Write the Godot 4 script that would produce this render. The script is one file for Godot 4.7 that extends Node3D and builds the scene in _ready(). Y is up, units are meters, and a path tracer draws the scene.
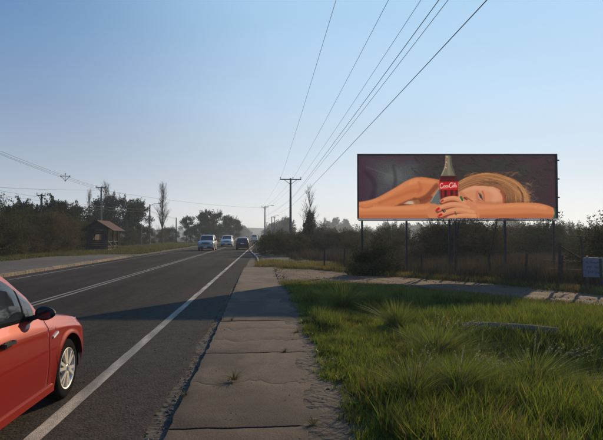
extends Node3D
# Roadside scene. x runs across the road (right is positive), the road runs along -z, D = -z is the distance up the road.

class Shape:
	var v := PackedVector3Array()
	var n := PackedVector3Array()
	var c := PackedColorArray()
	var u := PackedVector2Array()
	var i := PackedInt32Array()
	var col := Color(1, 1, 1)
	func vert(p: Vector3, nn: Vector3, uv := Vector2.ZERO) -> int:
		v.append(p); n.append(nn); c.append(col); u.append(uv)
		return v.size() - 1
	func tri(a: Vector3, b: Vector3, d: Vector3) -> void:   # counter-clockwise from outside
		var nn := (b - a).cross(d - a).normalized()
		var k := vert(a, nn, Vector2(0, 0)); vert(b, nn, Vector2(1, 0)); vert(d, nn, Vector2(1, 1))
		i.append_array([k, k + 2, k + 1])
	func quad(a: Vector3, b: Vector3, d: Vector3, e: Vector3) -> void:
		var nn := (d - a).cross(e - b).normalized()
		var k := vert(a, nn, Vector2(0, 1)); vert(b, nn, Vector2(1, 1)); vert(d, nn, Vector2(1, 0)); vert(e, nn, Vector2(0, 0))
		i.append_array([k, k + 2, k + 1, k, k + 3, k + 2])
	func box(center: Vector3, size: Vector3, basis := Basis.IDENTITY) -> void:
		var h := size / 2
		var p := []
		for a in 8:
			p.append(center + basis * Vector3(h.x * (1 if a & 1 else -1), h.y * (1 if a & 2 else -1), h.z * (1 if a & 4 else -1)))
		quad(p[4], p[5], p[7], p[6]); quad(p[1], p[0], p[2], p[3]); quad(p[5], p[1], p[3], p[7])
		quad(p[0], p[4], p[6], p[2]); quad(p[6], p[7], p[3], p[2]); quad(p[0], p[1], p[5], p[4])
	func bar(a: Vector3, b: Vector3, w: float, h: float, up := Vector3.UP) -> void:
		var z := (b - a).normalized()
		var x := up.cross(z)
		if x.length() < 0.01: x = Vector3.RIGHT.cross(z)
		x = x.normalized()
		box((a + b) / 2, Vector3(w, h, a.distance_to(b)), Basis(x, z.cross(x), z))
	func tube(pts: Array, radii: Array, sides := 6, capped := true) -> void:
		var first := v.size()
		var t0: Vector3 = (pts[1] - pts[0]).normalized()
		var side := t0.cross(Vector3(0.31, 0.2, 0.93)).normalized()
		for k in pts.size():
			var t: Vector3 = ((pts[min(k + 1, pts.size() - 1)] - pts[max(k - 1, 0)]) as Vector3).normalized()
			side = (side - t * side.dot(t)).normalized()
			var o := t.cross(side)
			for s in sides:
				var a := TAU * s / sides
				var d := side * cos(a) + o * sin(a)
				vert(pts[k] + d * radii[k], d, Vector2(float(s) / sides, k))
		for k in pts.size() - 1:
			for s in sides:
				var a := first + k * sides + s
				var b := first + k * sides + (s + 1) % sides
				i.append_array([a, a + sides, b, b, a + sides, b + sides])
		if capped:
			for e in [0, pts.size() - 1]:
				var t: Vector3 = (pts[1] - pts[0]).normalized() * -1.0 if e == 0 else (pts[e] - pts[e - 1]).normalized()
				var m := vert(pts[e], t)
				var k0 := v.size()
				for s in sides: vert(v[first + e * sides + s], t)
				for s in sides:
					if e == 0: i.append_array([m, k0 + s, k0 + (s + 1) % sides])
					else: i.append_array([m, k0 + (s + 1) % sides, k0 + s])
	func grid(rows: Array, flip := false) -> void:          # rows of equal length, smooth normals
		var first := v.size()
		var m: int = rows.size()
		var w: int = rows[0].size()
		for a in m:
			for b in w:
				var du: Vector3 = rows[a][min(b + 1, w - 1)] - rows[a][max(b - 1, 0)]
				var dv: Vector3 = rows[min(a + 1, m - 1)][b] - rows[max(a - 1, 0)][b]
				var nn := du.cross(dv).normalized()
				vert(rows[a][b], -nn if flip else nn, Vector2(float(b) / (w - 1), 1.0 - float(a) / (m - 1)))
		for a in m - 1:
			for b in w - 1:
				var p := first + a * w + b
				if flip: i.append_array([p, p + 1, p + w, p + 1, p + w + 1, p + w])
				else: i.append_array([p, p + w, p + 1, p + 1, p + w, p + w + 1])
	func lathe(profile: Array, axis_at: Vector3, ax: Vector3, sides := 24) -> void:   # profile of (radius, along axis)
		var s0 := ax.cross(Vector3(0.1, 1, 0.2)).normalized()
		var s1 := ax.cross(s0)
		var rows := []
		for q in profile:
			var r := []
			for k in sides + 1:
				var a := TAU * k / sides
				r.append(axis_at + ax * q.y + (s0 * cos(a) + s1 * sin(a)) * q.x)
			rows.append(r)
		grid(rows)
	func done() -> ArrayMesh:
		var a := []
		a.resize(Mesh.ARRAY_MAX)
		a[Mesh.ARRAY_VERTEX] = v; a[Mesh.ARRAY_NORMAL] = n; a[Mesh.ARRAY_COLOR] = c; a[Mesh.ARRAY_TEX_UV] = u; a[Mesh.ARRAY_INDEX] = i
		var m := ArrayMesh.new()
		m.add_surface_from_arrays(Mesh.PRIMITIVE_TRIANGLES, a)
		return m

var rng := RandomNumberGenerator.new()
var M := {}
var used := {}
var bumps := FastNoiseLite.new()
var patches := FastNoiseLite.new()
var fine := FastNoiseLite.new()

func numbered(called: String) -> String:
	var k: int = used.get(called, 0)
	used[called] = k + 1
	return called if k == 0 else "%s_%03d" % [called, k]
func tag(o: Node3D, label := "", category := "", group := "", kind := "") -> Node3D:
	if label: o.set_meta("label", label)
	if category: o.set_meta("category", category)
	if group: o.set_meta("group", group)
	if kind: o.set_meta("kind", kind)
	return o
func base(called: String, at := Vector3.ZERO, turn := 0.0) -> Node3D:
	var o := Node3D.new()
	o.name = numbered(called); add_child(o); o.position = at; o.rotation.y = turn
	return o
func put(called: String, mesh: Mesh, m: Material, parent: Node3D = null) -> MeshInstance3D:
	var o := MeshInstance3D.new()
	o.mesh = mesh; o.material_override = m
	if parent == null:
		o.name = numbered(called); add_child(o)
	else:
		o.name = called; parent.add_child(o, true)
	return o
func copy(o: Node3D, at: Vector3, turn: float, sc := Vector3.ONE) -> Node3D:
	var c: Node3D = o.duplicate()
	c.name = numbered(String(o.name).rstrip("0123456789").trim_suffix("_")); add_child(c)
	c.position = at; c.rotation = Vector3(0, turn, 0); c.scale = sc
	return c
func rr(a: float, b: float) -> float: return rng.randf_range(a, b)
func lin(r: float, g: float, b: float) -> Color: return Color(r, g, b).linear_to_srgb()

# ---------------------------------------------------------------- materials
func mat(r: float, g: float, b: float, rough := 0.8, metal := 0.0, vc := false) -> StandardMaterial3D:
	var m := StandardMaterial3D.new()
	m.albedo_color = lin(r, g, b); m.roughness = rough; m.metallic = metal
	m.vertex_color_use_as_albedo = vc
	m.cull_mode = BaseMaterial3D.CULL_DISABLED
	return m
func noise_image(size: int, freq: float, seed_: int, oct := 4) -> Image:
	var f := FastNoiseLite.new()
	f.seed = seed_; f.frequency = freq; f.fractal_octaves = oct; f.noise_type = FastNoiseLite.TYPE_SIMPLEX_SMOOTH
	return f.get_seamless_image(size, size)
func grain_texture(size: int, freq: float, seed_: int, lo: float, hi: float, speck := 0.0, speck_hi := 1.3) -> ImageTexture:
	var src := noise_image(size, freq, seed_)
	var out := Image.create(size, size, false, Image.FORMAT_RGB8)
	var r := RandomNumberGenerator.new()
	r.seed = seed_ * 7 + 1
	for y in size:
		for x in size:
			var k := lerpf(lo, hi, src.get_pixel(x, y).r)
			if speck > 0.0:
				var q := r.randf()
				if q < speck: k *= r.randf_range(1.05, speck_hi)
				elif q > 1.0 - speck: k *= r.randf_range(0.62, 0.95)
			out.set_pixel(x, y, Color(k, k, k))
	out.generate_mipmaps()
	return ImageTexture.create_from_image(out)
func normal_texture(size: int, freq: float, seed_: int, scale_: float) -> ImageTexture:
	var im := noise_image(size, freq, seed_, 5)
	im.convert(Image.FORMAT_RGBA8)
	im.bump_map_to_normal_map(scale_)
	im.generate_mipmaps()
	return ImageTexture.create_from_image(im)
func textured(m: StandardMaterial3D, t: Texture2D, nt: Texture2D, per_metre: float, ns := 1.0) -> StandardMaterial3D:
	m.albedo_texture = t
	if nt:
		m.normal_enabled = true; m.normal_texture = nt; m.normal_scale = ns
	m.uv1_triplanar = true; m.uv1_world_triplanar = true
	m.uv1_scale = Vector3.ONE * per_metre
	return m

func make_materials() -> void:
	var speck := grain_texture(512, 0.03, 3, 0.72, 0.98, 0.28, 1.7)
	var rub := grain_texture(512, 0.012, 9, 0.55, 1.0, 0.1, 1.25)
	var streak := grain_texture(256, 0.02, 21, 0.6, 1.0, 0.06, 1.2)
	var nfine := normal_texture(512, 0.16, 5, 3.0)
	var nmid := normal_texture(512, 0.05, 6, 5.0)
	var nsand := normal_texture(512, 0.35, 31, 2.0)
	M.asphalt = textured(mat(1, 1, 1, 0.9, 0, true), speck, nfine, 0.33, 0.35)
	M.asphalt.metallic_specular = 0.12
	M.paint = textured(mat(1, 1, 1, 0.75, 0, true), speck, nfine, 0.7, 0.4)
	M.concrete = textured(mat(1, 1, 1, 0.95, 0, true), speck, nsand, 0.28, 0.25)
	M.soil = textured(mat(1, 1, 1, 0.97, 0, true), rub, nmid, 0.3, 0.6)
	M.track = textured(mat(1, 1, 1, 0.97, 0, true), speck, nmid, 0.5, 0.9)
	M.kerb = textured(mat(1, 1, 1, 0.9, 0, true), rub, nmid, 0.6, 0.5)
	M.stone = mat(1, 1, 1, 0.92, 0, true)
	M.blade = mat(1, 1, 1, 0.55, 0, true)
	M.blade.backlight_enabled = true; M.blade.backlight = Color(0.9, 0.9, 0.9)
	M.blade.metallic_specular = 0.2
	M.straw = mat(1, 1, 1, 0.9, 0, true)
	M.straw.metallic_specular = 0.1
	M.straw.backlight_enabled = true; M.straw.backlight = Color(0.5, 0.5, 0.5)
	M.plume = mat(1, 1, 1, 0.8, 0, true)
	M.plume.backlight_enabled = true; M.plume.backlight = Color(0.9, 0.9, 0.9)
	M.leaf = mat(1, 1, 1, 0.85, 0, true)
	M.leaf.metallic_specular = 0.12
	M.leaf.backlight_enabled = true; M.leaf.backlight = Color(0.7, 0.7, 0.7)
	M.bark = textured(mat(0.09, 0.07, 0.052, 0.95), streak, nmid, 1.2, 1.0)
	M.palebark = textured(mat(0.17, 0.145, 0.12, 0.95), streak, nmid, 1.2, 1.0)
	M.polewood = textured(mat(0.13, 0.11, 0.09, 0.9), streak, nmid, 0.9, 0.6)
	M.poleconcrete = textured(mat(0.28, 0.26, 0.23, 0.9), rub, nmid, 0.9, 0.4)
	M.timber = textured(mat(0.06, 0.036, 0.024, 0.9), streak, nmid, 1.6, 0.8)
	M.fencewood = textured(mat(0.09, 0.07, 0.055, 0.95), streak, nmid, 2.0, 1.0)
	M.tile = textured(mat(0.095, 0.028, 0.018, 0.95), rub, nmid, 1.1, 0.6)
	M.wire = mat(0.05, 0.05, 0.055, 0.6, 0.2)
	M.ceramic = mat(0.2, 0.2, 0.2, 0.35)
	M.steel = textured(mat(0.16, 0.16, 0.17, 0.55, 0.5), streak, null, 1.3)
	M.darksteel = mat(0.035, 0.026, 0.032, 0.7)
	M.tyre = mat(0.01, 0.01, 0.01, 1.0)
	M.tyre.metallic_specular = 0.15
	M.alloy = mat(0.68, 0.66, 0.62, 0.42, 0.6)
	M.disc = mat(0.012, 0.012, 0.012, 0.8)
	M.blackplastic = mat(0.012, 0.012, 0.013, 0.42)
	M.seal = mat(0.008, 0.008, 0.009, 0.95)
	M.seal.metallic_specular = 0.1
	M.seat = mat(0.03, 0.03, 0.033, 0.9)
	M.chrome = mat(0.7, 0.7, 0.7, 0.15, 1.0)
	M.mirrorglass = mat(0.1, 0.1, 0.11, 0.1, 0.8)
	M.plate = mat(0.7, 0.7, 0.68, 0.5)
	M.lens = mat(0.75, 0.75, 0.75, 0.12)
	M.lens.clearcoat_enabled = true
	M.redlens = mat(0.25, 0.01, 0.01, 0.15)
	M.glass = mat(0.02, 0.027, 0.034, 0.03)
	M.glass.transparency = BaseMaterial3D.TRANSPARENCY_ALPHA
	M.glass.albedo_color.a = 0.8
	M.whitepaint = textured(mat(0.66, 0.65, 0.62, 0.6), streak, null, 1.0)
	M.redpaint = car_paint(0.24, 0.009, 0.004)
	M.silverpaint = car_paint(0.33, 0.33, 0.33)
	M.whitecar = car_paint(0.6, 0.6, 0.58)
	M.darkpaint = car_paint(0.03, 0.035, 0.045)
func car_paint(r: float, g: float, b: float) -> StandardMaterial3D:
	var m := mat(r, g, b, 0.38, 0.12)
	m.clearcoat_enabled = true; m.clearcoat = 0.65; m.clearcoat_roughness = 0.04; m.metallic_specular = 0.25
	return m

# ---------------------------------------------------------------- sky and light
const SUN_AZ := 34.6
const SUN_EL := 20.3
func sky_panorama() -> ImageTexture:
	var w := 512
	var h := 256
	var sun := Vector3(sin(deg_to_rad(SUN_AZ)) * cos(deg_to_rad(SUN_EL)), sin(deg_to_rad(SUN_EL)), cos(deg_to_rad(SUN_AZ)) * cos(deg_to_rad(SUN_EL)))
	var im := Image.create(w, h, false, Image.FORMAT_RGBF)
	for y in h:
		var el := 90.0 - 180.0 * (y + 0.5) / h
		for x in w:
			var az := 360.0 * (x + 0.5) / w
			var e := maxf(el, 0.0)
			var dir := Vector3(sin(deg_to_rad(az)) * cos(deg_to_rad(e)), sin(deg_to_rad(e)), cos(deg_to_rad(az)) * cos(deg_to_rad(e)))
			var g := 1.0 / (1.0 + exp((rad_to_deg(dir.angle_to(sun)) - 42.0) / 6.5))     # hazy air scatters sunlight forward
			var top := Vector3(0.024, 0.165, 0.43).lerp(Vector3(0.37, 0.64, 0.92), g)
			var hor := Vector3(0.64, 0.69, 0.68).lerp(Vector3(1.02, 0.96, 0.88), sqrt(g))
			var q := top.lerp(hor, exp(-e / 10.5)) * (1.0 + 0.05 * patches.get_noise_2d(az * 0.35, e * 2.2))
			if el < 0.0: q = q.lerp(Vector3(0.12, 0.11, 0.09), clampf(-el / 12.0, 0, 1))
			im.set_pixel(x, y, Color(q.x, q.y, q.z))
	return ImageTexture.create_from_image(im)

func camera_and_light() -> void:
	var cam := Camera3D.new()
	cam.name = "camera"; add_child(cam)
	cam.position = Vector3(0, 1.65, 0)
	cam.rotation_degrees = Vector3(1.73, -4.05, 0)
	cam.fov = 45.1; cam.near = 0.05; cam.far = 6000; cam.current = true
	var env := Environment.new()
	env.background_mode = Environment.BG_SKY
	var sk := PanoramaSkyMaterial.new()
	sk.panorama = sky_panorama()
	env.sky = Sky.new(); env.sky.sky_material = sk
	env.tonemap_mode = Environment.TONE_MAPPER_LINEAR
	env.tonemap_exposure = 1.0
	env.sdfgi_enabled = true; env.ssao_enabled = true; env.ssil_enabled = true
	env.volumetric_fog_enabled = true
	env.volumetric_fog_density = 0.0007
	env.volumetric_fog_anisotropy = 0.4
	env.volumetric_fog_albedo = Color(0.86, 0.93, 1.0)
	var we := WorldEnvironment.new()
	we.name = "surrounding"; we.environment = env; add_child(we)
	var sun := DirectionalLight3D.new()
	sun.name = "sun"; add_child(sun)
	sun.light_energy = 1.55; sun.light_color = Color(1.0, 0.87, 0.69)
	sun.light_angular_distance = 0.6; sun.shadow_enabled = true
	sun.rotation_degrees = Vector3(-SUN_EL, 180.0 - SUN_AZ, 0)

# ---------------------------------------------------------------- ground
var track_up := [Vector2(0.52, 27.3), Vector2(2.6, 24.6), Vector2(5.0, 20.8), Vector2(7.5, 17.3), Vector2(9.2, 13.9), Vector2(11.2, 10.3), Vector2(13.6, 6.0)]
var track_low := [Vector2(0.52, 18.2), Vector2(2.0, 18.2), Vector2(4.6, 16.0), Vector2(6.5, 13.2), Vector2(8.2, 11.6), Vector2(10.0, 8.9), Vector2(11.7, 4.9)]
var track_poly := PackedVector2Array()

func bump(a: float, lo: float, hi: float) -> float: return smoothstep(lo, hi, a)
func ground_h(x: float, d: float) -> float:
	var h := bumps.get_noise_2d(x * 1.0, d * 1.0) * 0.05
	if x < -16.0:
		return 0.12 + h + bump(-x, 16.0, 24.0) * 0.15
	if x < -10.35:
		return 0.1 + h * 0.3
	if x < 0.0: return lerpf(-0.07, -0.018 + fine.get_noise_2d(x * 14.0, d * 14.0) * 0.012, bump(x, -1.15, -1.02))
	var rise := bump(x, 0.0, 0.5)
	var y := lerpf(-0.018, 0.035, rise)
	y += h * bump(x, 0.4, 1.4) + fine.get_noise_2d(x * 6.0, d * 6.0) * 0.018 * rise
	if d < 30:
		# shallow swale beside the track, deepest in front of the culvert head
		var line := 7.2 - (x - 4.0) * 0.25
		var s := exp(-pow((d - line) / 1.3, 2.0)) * bump(x, 2.2, 3.6)
		y -= 0.55 * s
		y -= 0.10 * bump(x, 1.2, 3.0) * (1.0 - bump(d, 11.0, 14.0))
	else:
		y += bump(d, 30, 60) * 0.15
	return y
func in_track(x: float, d: float, grow := 0.0) -> bool:
	return Geometry2D.is_point_in_polygon(Vector2(x, d + grow), track_poly)

func axis(parts: Array) -> Array:      # [[from, to, step], ...]
	var o := []
	for p in parts:
		var q: float = p[0]
		while q < p[1] - 1e-4:
			o.append(q); q += p[2]
	o.append(parts[-1][1])
	return o
func make_ground() -> void:
	for p in track_up: track_poly.append(p)
	for k in track_low.size(): track_poly.append(track_low[track_low.size() - 1 - k])
	var xs := axis([[-900, -300, 100], [-300, -60, 20], [-60, -22, 2], [-22, -10.5, 0.5], [-10.5, -10.2, 0.15], [-10.2, -1.2, 3.0], [-1.2, -0.9, 0.05], [-0.9, -0.7, 0.05], [-0.7, 0.0, 0.35], [0.0, 8, 0.14], [8, 16, 0.4], [16, 60, 2], [60, 300, 20], [300, 900, 100]])
	var ds := axis([[-80, -4, 4], [-4, 2, 0.5], [2, 14, 0.16], [14, 34, 0.3], [34, 80, 1.5], [80, 300, 11], [300, 1000, 100]])
	var s := Shape.new()
	var rows := []
	for d in ds:
		var r := []
		for x in xs: r.append(Vector3(x, ground_h(x, d), -d))
		rows.append(r)
	s.grid(rows)
	var k := 0
	for d in ds:
		for x in xs:
			var q: float = patches.get_noise_2d(x * 2.0, d * 2.0)
			var col := Color(0.062, 0.052, 0.032)
			if x < -10.3 and x > -16.4 and d < 42.0: col = Color(0.105, 0.09, 0.075)
			elif x < -10.3: col = Color(0.07, 0.07, 0.032)
			elif x < 0.3: col = Color(0.06, 0.053, 0.045)
			elif x < 0.95 + q * 0.3 and d < 20.0: col = Color(0.066, 0.052, 0.039)
			elif d < 16.0: col = Color(0.062, 0.056, 0.032)
			elif d < 45.0 and x < 4.0: col = Color(0.06, 0.062, 0.03)
			var f := 1.0 + q * 0.45
			s.c[k] = Color(col.r * f, col.g * f, col.b * f)
			k += 1
	tag(put("ground", s.done(), M.soil), "", "", "", "structure")
	# far low ridges
	var hs := Shape.new()
	for b in 2:
		var rws := [[], [], []]
		for q in 61:
			var x := -840.0 + q * 28.0
			var hh := (7.0 + 6.0 * patches.get_noise_1d(x * 0.07 + b * 300.0) + 5.0 * patches.get_noise_1d(x * 0.3 + 40.0)) * (1.0 + 0.5 * b)
			rws[0].append(Vector3(x, -1, -(780.0 + b * 90)))
			rws[1].append(Vector3(x, hh, -(830.0 + b * 90)))
			rws[2].append(Vector3(x, -1, -(880.0 + b * 90)))
		hs.col = Color(0.05, 0.06, 0.035)
		hs.grid(rws)
	tag(put("hills", hs.done(), M.soil), "", "", "", "structure")

func strip(s: Shape, x0: Callable, x1: Callable, y: float, ds: Array, cells: int, tint: Callable) -> void:
	var rows := []
	for d in ds:
		var r := []
		for k in cells + 1:
			r.append(Vector3(lerpf(x0.call(d), x1.call(d), float(k) / cells), y, -d))
		rows.append(r)
	var first := s.v.size()
	s.grid(rows)
	for k in range(first, s.v.size()): s.c[k] = tint.call(s.v[k].x, -s.v[k].z)

func make_road() -> void:
	var ds := axis([[-60, 0, 3], [0, 30, 0.25], [30, 80, 1], [80, 400, 10], [400, 760, 60]])
	var s := Shape.new()
	strip(s, func(d): return -10.35, func(d): return -0.98 + fine.get_noise_1d(d * 9.0) * 0.07 + fine.get_noise_1d(d * 40.0) * 0.03, 0.0, ds, 46,
		func(x, d):
			var a: float = 0.066
			a *= 1.0 + 0.36 * patches.get_noise_2d(x * 3.0, d * 0.7) + 0.14 * fine.get_noise_2d(x * 2.0, d * 2.0)
			for t in [-2.75, -4.75, -6.6, -8.6]: a *= 1.0 - 0.17 * exp(-pow((x - t) / 0.3, 2.0))      # rubber-polished wheel tracks
			for t in [-3.75, -7.6]: a *= 1.0 - 0.16 * exp(-pow((x - t) / 0.35, 2.0)) * clampf(0.5 + fine.get_noise_2d(x * 5.0, d * 1.2) * 2.0, 0, 1)     # oil drips down the lane middles
			a *= 1.0 + 0.5 * maxf(0.0, patches.get_noise_2d(x * 5.0 + 80.0, d * 1.6) - 0.22)
			if x > -1.75: a *= 1.08
			return Color(a * 1.16, a * 1.02, a * 0.87))
	var road := tag(put("road", s.done(), M.asphalt), "", "", "", "structure")
	road_cracks(road)
	var near := axis([[-30, 0, 2], [0, 40, 0.2], [40, 120, 1], [120, 500, 20]])
	for l in [["edge_line", -1.87, 0.14], ["centre_line", -5.67, 0.09], ["centre_line", -5.46, 0.09], ["edge_line", -9.55, 0.09]]:
		var p := Shape.new()
		var mid: float = l[1]
		var half: float = l[2] / 2
		strip(p, func(d): return mid - half + fine.get_noise_1d(d * 60.0 + mid * 50.0) * 0.008, func(d): return mid + half + fine.get_noise_1d(d * 55.0 + 300.0 + mid * 50.0) * 0.008, 0.004, near, 6,
			func(x, d):
				var wear: float = clampf(0.45 + 1.3 * fine.get_noise_2d(x * 30.0, d * 7.0) + 0.9 * patches.get_noise_2d(x * 9.0, d * 2.5), 0, 1)
				if mid < -5.0: wear = clampf(wear + 0.6, 0, 1)
				return Color(0.62, 0.54, 0.44).lerp(Color(0.12, 0.107, 0.09), wear * 0.72))
		put(l[0], p.done(), M.paint, road)

func road_cracks(road: Node3D) -> void:
	for q in [[-2.4, 9.2, -4.6, 9.9], [-1.2, 6.1, -2.1, 7.4], [-3.2, 13.0, -3.0, 19.0], [-6.2, 14.0, -6.5, 24.0], [-1.4, 11.0, -1.2, 17.0], [-7.2, 18.6, -9.8, 19.4], [-2.2, 20.0, -5.2, 20.6], [-4.4, 5.6, -4.1, 8.6]]:
		var s := Shape.new()
		s.col = Color(0.022, 0.021, 0.02)
		var a := Vector2(q[0], q[1])
		var b := Vector2(q[2], q[3])
		var side := (b - a).normalized().orthogonal()
		var rows := []
		for k in 41:
			var f := k / 40.0
			var p := a.lerp(b, f) + side * (fine.get_noise_1d(f * a.distance_to(b) * 16.0 + q[0] * 99.0) * 0.2)
			var w := (0.004 + 0.005 * absf(fine.get_noise_1d(k * 9.0 + q[1]))) * sin(PI * clampf(f, 0.02, 0.98))
			rows.append([Vector3(p.x - side.x * w, 0.0035, -(p.y - side.y * w)), Vector3(p.x + side.x * w, 0.0035, -(p.y + side.y * w))])
		s.grid(rows)
		put("crack", s.done(), M.stone, road)
func make_sidewalk() -> void:
	var walk := base("sidewalk")
	tag(walk, "", "", "", "structure")
	# joints and cracks across the walk: distance, how jagged, gap
	var cuts := [[-1.2, 0.01, 0.02], [1.5, 0.01, 0.025], [4.58, 0.025, 0.03], [5.95, 0.16, 0.012], [7.44, 0.03, 0.018], [8.3, 0.2, 0.008], [9.3, 0.22, 0.006], [10.27, 0.02, 0.025], [13.0, 0.02, 0.025], [15.6, 0.02, 0.02], [18.3, 0.02, 0.025], [21.0, 0.02, 0.02], [24.0, 0.02, 0.02], [27.7, 0.25, 0.02]]
	for k in cuts.size() - 1:
		var a: Array = cuts[k]
		var b: Array = cuts[k + 1]
		var s := Shape.new()
		var nx := 22
		var nd := int((b[0] - a[0]) / 0.13)
		var lift: float = 0.038 + fine.get_noise_1d(k * 77.0) * 0.012
		var tone := 1.0 + 0.28 * fine.get_noise_1d(k * 31.0 + 9.0)
		var tilt: float = fine.get_noise_1d(k * 53.0 + 5.0) * 0.02
		var rows := []
		for j in nd + 1:
			var r := []
			for q in nx + 1:
				var t := float(q) / nx
				var f := float(j) / nd
				var x0 := -0.80 - 0.012 * maxf(0, (a[0] + (b[0] - a[0]) * f) - 8.0) + fine.get_noise_1d((a[0] + (b[0] - a[0]) * f) * 30.0) * 0.03
				var dd := lerpf(a[0], b[0], f)
				var x1: float = 0.62 + fine.get_noise_1d(dd * 14.0 + 70.0) * 0.12 + fine.get_noise_1d(dd * 60.0) * 0.03
				var x := lerpf(x0, x1, t)
				var da: float = a[0] + a[2] / 2 + (fine.get_noise_1d(x * 22.0 + a[0] * 40.0) + 0.5 * fine.get_noise_1d(x * 90.0 + a[0] * 40.0)) * a[1]
				var db: float = b[0] - b[2] / 2 + (fine.get_noise_1d(x * 22.0 + b[0] * 40.0) + 0.5 * fine.get_noise_1d(x * 90.0 + b[0] * 40.0)) * b[1]
				var y := lift + tilt * (f - 0.5) + fine.get_noise_2d(x * 20.0, dd * 20.0) * 0.005 + patches.get_noise_2d(x * 8.0, dd * 8.0) * 0.008
				if q == 0 or q == nx or j == 0 or j == nd: y -= 0.012
				r.append(Vector3(x, y, -lerpf(da, db, f)))
			rows.append(r)
		s.grid(rows)
		for q in s.v.size():
			var p := s.v[q]
			var w := tone * (1.0 + 0.5 * patches.get_noise_2d(p.x * 6.0, p.z * 6.0) + 0.25 * fine.get_noise_2d(p.x * 9.0, p.z * 9.0))
			var dirt := clampf(patches.get_noise_2d(p.x * 12.0 + 50.0, p.z * 7.0) * 4.0 - 0.25 + bump(p.x, 0.25, 0.6) * 0.8, 0, 1)
			s.c[q] = Color(0.118 * w, 0.081 * w, 0.052 * w).lerp(Color(0.04, 0.031, 0.023), dirt * 0.8)
		s.col = Color(0.07, 0.06, 0.05)
		var side := []
		for r in rows: side.append([r[0], r[0] + Vector3(0.01, -0.16, 0)])
		s.grid(side, true)
		side = []
		for r in rows: side.append([r[nx], r[nx] + Vector3(-0.01, -0.16, 0)])
		s.grid(side)
		var e0 := []
		var e1 := []
		for p in rows[0]: e0.append(p + Vector3(0, -0.16, 0))
		for p in rows[nd]: e1.append(p + Vector3(0, -0.16, 0))
		s.grid([e0, rows[0]]); s.grid([rows[nd], e1])
		put("slab", s.done(), M.concrete, walk)

func curve_at(pts: Array, t: float) -> Vector2:
	var n := pts.size() - 1
	var k := clampi(int(t * n), 0, n - 1)
	var f := t * n - k
	var p0: Vector2 = pts[max(k - 1, 0)]
	var p1: Vector2 = pts[k]
	var p2: Vector2 = pts[k + 1]
	var p3: Vector2 = pts[min(k + 2, n)]
	return p1.cubic_interpolate(p2, p0, p3, f)
func make_track() -> void:
	var s := Shape.new()
	var rows := []
	for a in 221:
		var t := a / 220.0
		var p := curve_at(track_up, t)
		var q := curve_at(track_low, t)
		var r := []
		for b in 31:
			var f := b / 30.0
			var g := f
			if b == 0: g = -0.02 + fine.get_noise_1d(a * 5.0) * 0.1
			if b == 30: g = 1.02 + fine.get_noise_1d(a * 5.0 + 99.0) * 0.1
			var w := q.lerp(p, g)
			var rut := -0.03 * (exp(-pow((f - 0.3) / 0.08, 2.0)) + exp(-pow((f - 0.72) / 0.08, 2.0)))
			var y := ground_h(w.x, w.y) + 0.015 + (rut + 0.04 + fine.get_noise_2d(w.x * 9.0, w.y * 9.0) * 0.02) * sin(f * PI) * smoothstep(0.0, 0.1, t)
			if b == 0 or b == 30: y -= 0.03
			r.append(Vector3(w.x, y, -w.y))
		rows.append(r)
	s.grid(rows)
	for k in s.v.size():
		var p := s.v[k]
		var w := 1.0 + 0.35 * patches.get_noise_2d(p.x * 4.0, p.z * 4.0) + 0.3 * fine.get_noise_2d(p.x * 5.0, p.z * 5.0)
		s.c[k] = Color(0.118 * w, 0.07 * w, 0.039 * w)
	tag(put("dirt_track", s.done(), M.track), "", "", "", "structure")

func make_kerbs() -> void:
	var k0 := tag(base("kerb"), "", "", "", "structure")
	var d := 4.0
	var q := 0
	while d < 41.0:
		var s := Shape.new()
		var l := 0.97
		var y := 0.13 + rr(-0.012, 0.012)
		var t := rr(0.75, 1.15)
		s.col = Color(0.27 * t, 0.215 * t, 0.135 * t) if rng.randf() < 0.75 else Color(0.2 * t, 0.18 * t, 0.15 * t)
		var prof := [Vector2(-10.36, -0.1), Vector2(-10.38, y - 0.03), Vector2(-10.41, y), Vector2(-10.58, y + 0.004), Vector2(-10.6, -0.05)]
		for b in 4:
			s.quad(Vector3(prof[b].x, prof[b].y, -d), Vector3(prof[b].x, prof[b].y, -d - l), Vector3(prof[b + 1].x, prof[b + 1].y, -d - l), Vector3(prof[b + 1].x, prof[b + 1].y, -d))
		for e in [d, d + l]:
			for b in range(1, 4): s.tri(Vector3(prof[0].x, prof[0].y, -e), Vector3(prof[b].x, prof[b].y, -e), Vector3(prof[b + 1].x, prof[b + 1].y, -e))
		put("kerb_stone", s.done(), M.kerb, k0)
		d += 1.0; q += 1
	# white-painted kerb curving along the grass island
	var k1 := tag(base("white_kerb"), "", "", "", "structure")
	for a in 22:
		var s := Shape.new()
		var p := island(a / 22.0)
		var r := island((a + 0.96) / 22.0)
		s.col = Color(0.7, 0.69, 0.65) * rr(0.8, 1.0)
		s.bar(Vector3(p.x, -0.02, -p.y), Vector3(r.x, -0.02, -r.y), 0.1, 0.18)
		put("kerb_stone", s.done(), M.kerb, k1)
func island(t: float) -> Vector2:
	return Vector2(-0.38 - 1.1 * smoothstep(0.0, 1.0, t), 34.0 + t * 28.0)

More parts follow.
